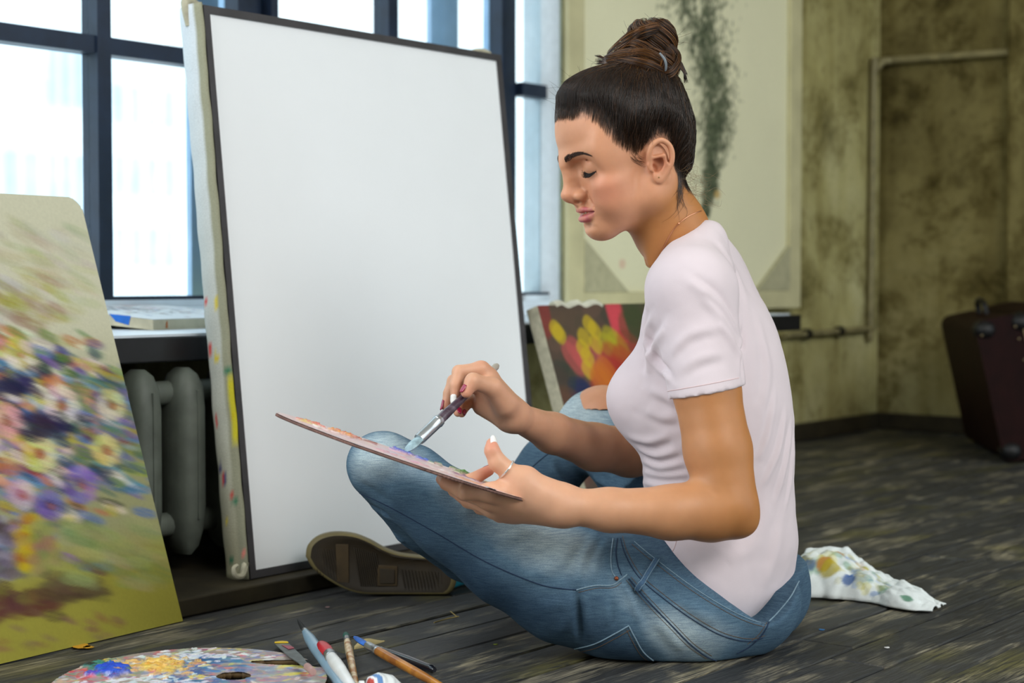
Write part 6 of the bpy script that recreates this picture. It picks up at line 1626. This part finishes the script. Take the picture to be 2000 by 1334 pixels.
# wisps at nape, temple and crown
S = Strands()
for _ in range(60):
    l_ = RH.uniform(-20, 55); f_ = RH.uniform(-70, -45); u_ = RH.uniform(-86, -40)
    h_ = htree.ray_cast(Vector(hp(-160, l_, u_)), Vector(HF))
    if h_[0] is None: continue
    p0 = np.array(h_[0]); o = -HF * RH.uniform(.2, 1) + V3(RH.uniform(-.2, .6), RH.uniform(-.4, .2), RH.uniform(-1.1, .2)); o /= np.linalg.norm(o); c_ = V3(RH.uniform(-1, 1), RH.uniform(-.6, .6), RH.uniform(-1, 1)); L_ = RH.uniform(.015, .055)
    S.add(spline(np.array([p0, p0 + o * L_ * .35 + c_ * .004, p0 + o * L_ * .7 - c_ * .006, p0 + o * L_ + c_ * .012]), 14), .00013, lin((150, 124, 92)))  # paler nape hairs: backlight put into the strand colour
for _ in range(46):
    p0 = hp(RH.uniform(-50, -38), 52 + RH.uniform(-16, 8), RH.uniform(-66, -40)); o = V3(RH.uniform(-.3, .3), -.25, -1); o /= np.linalg.norm(o); L_ = RH.uniform(.02, .06); c_ = V3(RH.uniform(-1, 1), RH.uniform(-.3, .3), 0)
    P = spline(np.array([p0, p0 + o * L_ * .4 + c_ * .003, p0 + o * L_ * .7 - c_ * .005, p0 + o * L_ + c_ * .010]), 14)
    Q = []
    for p in P:
        n_ = htree.find_nearest(Vector(p)); Q.append(np.array(n_[0]) + np.array(n_[1]) * .0009 if n_[0] is not None and n_[3] < .03 else p)
    S.add(np.array(Q), .00016, haircol(0))
for _ in range(16):
    p0 = hp(RH.uniform(14, 26), 63, RH.uniform(-12, -4)); o = -HF * RH.uniform(.2, .8) - HU; o /= np.linalg.norm(o); L_ = RH.uniform(.012, .034)
    P = spline(np.array([p0, p0 + o * L_ * .5, p0 + (o - HF * .5) * L_]), 10); Q = []
    P = P[hloc(P)[:, 0] > 5]
    if len(P) < 4: continue
    for p in P:
        n_ = htree.find_nearest(Vector(p)); Q.append(np.array(n_[0]) + np.array(n_[1]) * .0008)
    S.add(np.array(Q), .00016, haircol(.1))
for _ in range(50):
    a0 = RH.uniform(-1.3, 1.2); p0, d = scalp(HC + HF * math.sin(a0) * .1 + HU * math.cos(a0) * .1 + HL * RH.uniform(-.04, .04))
    if p0 is None: continue
    g = V3(RH.uniform(-1, 1), RH.uniform(-.5, .5), RH.uniform(-.3, .6)); S.add(spline(np.array([p0, p0 + d * .004 + g * .006, p0 + d * .007 + g * .018]), 8), .00013, haircol(.6))
S.build('loose_wisps', M_hair, hair)['kind'] = 'stuff'

# ================= HELD THINGS
# palette on the left hand
pe1 = pt(1030, 974, 2.07) - pt(540, 805, 2.07); PLn = np.linalg.norm(pe1); pe1 /= PLn; pe2 = V3(0, 1, -.06) / math.hypot(1, .06); pnn = np.cross(pe1, pe2); pnn = pnn if pnn[2] > 0 else -pnn
pc0 = pt(785, 890, 2.066); hx, hw2 = PLn / 2, .078
nu, nv = 260, 150
u = np.linspace(-1, 1, nu); v = np.linspace(-1, 1, nv); U, Vv = np.meshgrid(u, v, indexing='ij')
lim = np.sqrt(np.clip(1 - np.abs(U) ** 2.2, 0, 1)) * np.interp(U, [-1, -.3, .5, 1], [.95, 1.05, 1.0, .8])
inb = np.abs(Vv) <= lim
hole = ((U - .83) / .10) ** 2 + ((Vv - .05) / .30) ** 2 < 1
mask = inb & ~hole
im = np.zeros((nu, nv, 3)); im[:] = lin((206, 172, 168)); hg = np.zeros((nu, nv, 1)); RP = random.Random(5)
def pdab(uu, vv, ln, wd, c, al=.85, hh=0.0):
    i, k = (uu + 1) / 2 * (nu - 1), (vv + 1) / 2 * (nv - 1); an = RP.uniform(0, 3.1); stroke(im, k, i, ln, wd, an, lin(np.clip(np.array(c) + RP.uniform(-12, 12), 0, 255)), al, .3)
    if hh: stroke(hg, k, i, ln, wd, an, [hh], .8, .3)
for _ in range(260): pdab(RP.uniform(-1, 1), RP.uniform(-1, 1), RP.uniform(4, 12), RP.uniform(2, 5), RP.choice([(226, 186, 200), (232, 200, 190), (206, 176, 196), (216, 200, 170), (176, 186, 206), (232, 222, 214)]), .6)
for uu, vv, c, h_, n_ in ((-.72, .2, (214, 90, 60), .006, 16), (-.75, .0, (222, 196, 100), .003, 10), (-.62, -.2, (236, 230, 220), .003, 10), (-.50, .1, (226, 150, 60), .006, 18), (-.42, .3, (190, 90, 40), .005, 12), (-.30, .5, (120, 60, 50), .003, 8), (-.05, .65, (36, 90, 200), .006, 26), (.12, .68, (30, 100, 200), .005, 16), (.24, .7, (30, 130, 100), .004, 10), (.42, .62, (40, 140, 40), .007, 14), (.1, -.5, (220, 160, 190), .002, 14), (.35, -.3, (230, 224, 226), .002, 10), (.55, -.5, (226, 160, 110), .002, 18), (.5, .0, (90, 60, 110), .003, 8), (-.1, -.5, (206, 150, 170), .002, 16), (.8, -.7, (140, 190, 210), .002, 10), (.68, .5, (200, 196, 120), .002, 8)):
    for _ in range(n_): pdab(uu + RP.gauss(0, .05), vv + RP.gauss(0, .10), RP.uniform(2, 6), RP.uniform(1.5, 4), c, .85, h_ * RP.uniform(.4, 1))
pal_t = thing('artist_palette', 'thin wooden palette smeared with colours resting on the woman\'s left hand', 'palette', pc0)
P = pc0 + (U * hx)[..., None] * pe1 + (Vv * hw2)[..., None] * pe2 + (np.clip(hg[..., 0], 0, .006) + .0003)[..., None] * pnn
P = P.reshape(-1, 3); F = grid_faces(nu, nv); keep = mask.reshape(-1)[F].all(1); F2 = F[keep]; idx = np.full(len(P), -1); used = np.unique(F2); idx[used] = np.arange(len(used))
mk('paint_layer', P[used], idx[F2], vcol('palette_paint', .28, .5, .04), pal_t, True, cols=np.clip(im.reshape(-1, 3)[used], 0, 1))
P3 = pc0 + (U * hx)[..., None] * pe1 + (Vv * hw2)[..., None] * pe2 - .0006 * pnn; P3 = P3.reshape(-1, 3)
o = mk('palette_board', P3[used], idx[F2], plain('dark_ply_edge', (116, 86, 78), .6, var=.35, nscale=60), pal_t, True); s = o.modifiers.new('thickness', 'SOLIDIFY'); s.thickness = .0032; s.offset = -1
# brush in the right hand
tipb = pt(793, 882, 2.125); endb = pt(972, 713, 2.262)
M_plum = woodmat('plum_lacquer', (62, 42, 56), (98, 84, 96), 50)
bt = brush('paintbrush', 'flat brush with plum handle held in the woman\'s right hand over the palette', tipb, endb, .0052, M_plum, .028, plain('blue_grey_bristle', (150, 176, 184), .6, var=.4, nscale=80), .046, .0092, .0082, .45, group=None, handle_prof=([0, .08, .25, .55, .9, 1], [1.25, 1.3, 1.1, .95, .85, .55]))
ax = (endb - tipb) / np.linalg.norm(endb - tipb); MB().tube([endb - ax * .018, endb - ax * .004, endb], [.0047, .0048, .003], 12).build('handle_tip', plain('grey_handle_tip', (168, 162, 150), .4), bt, True)
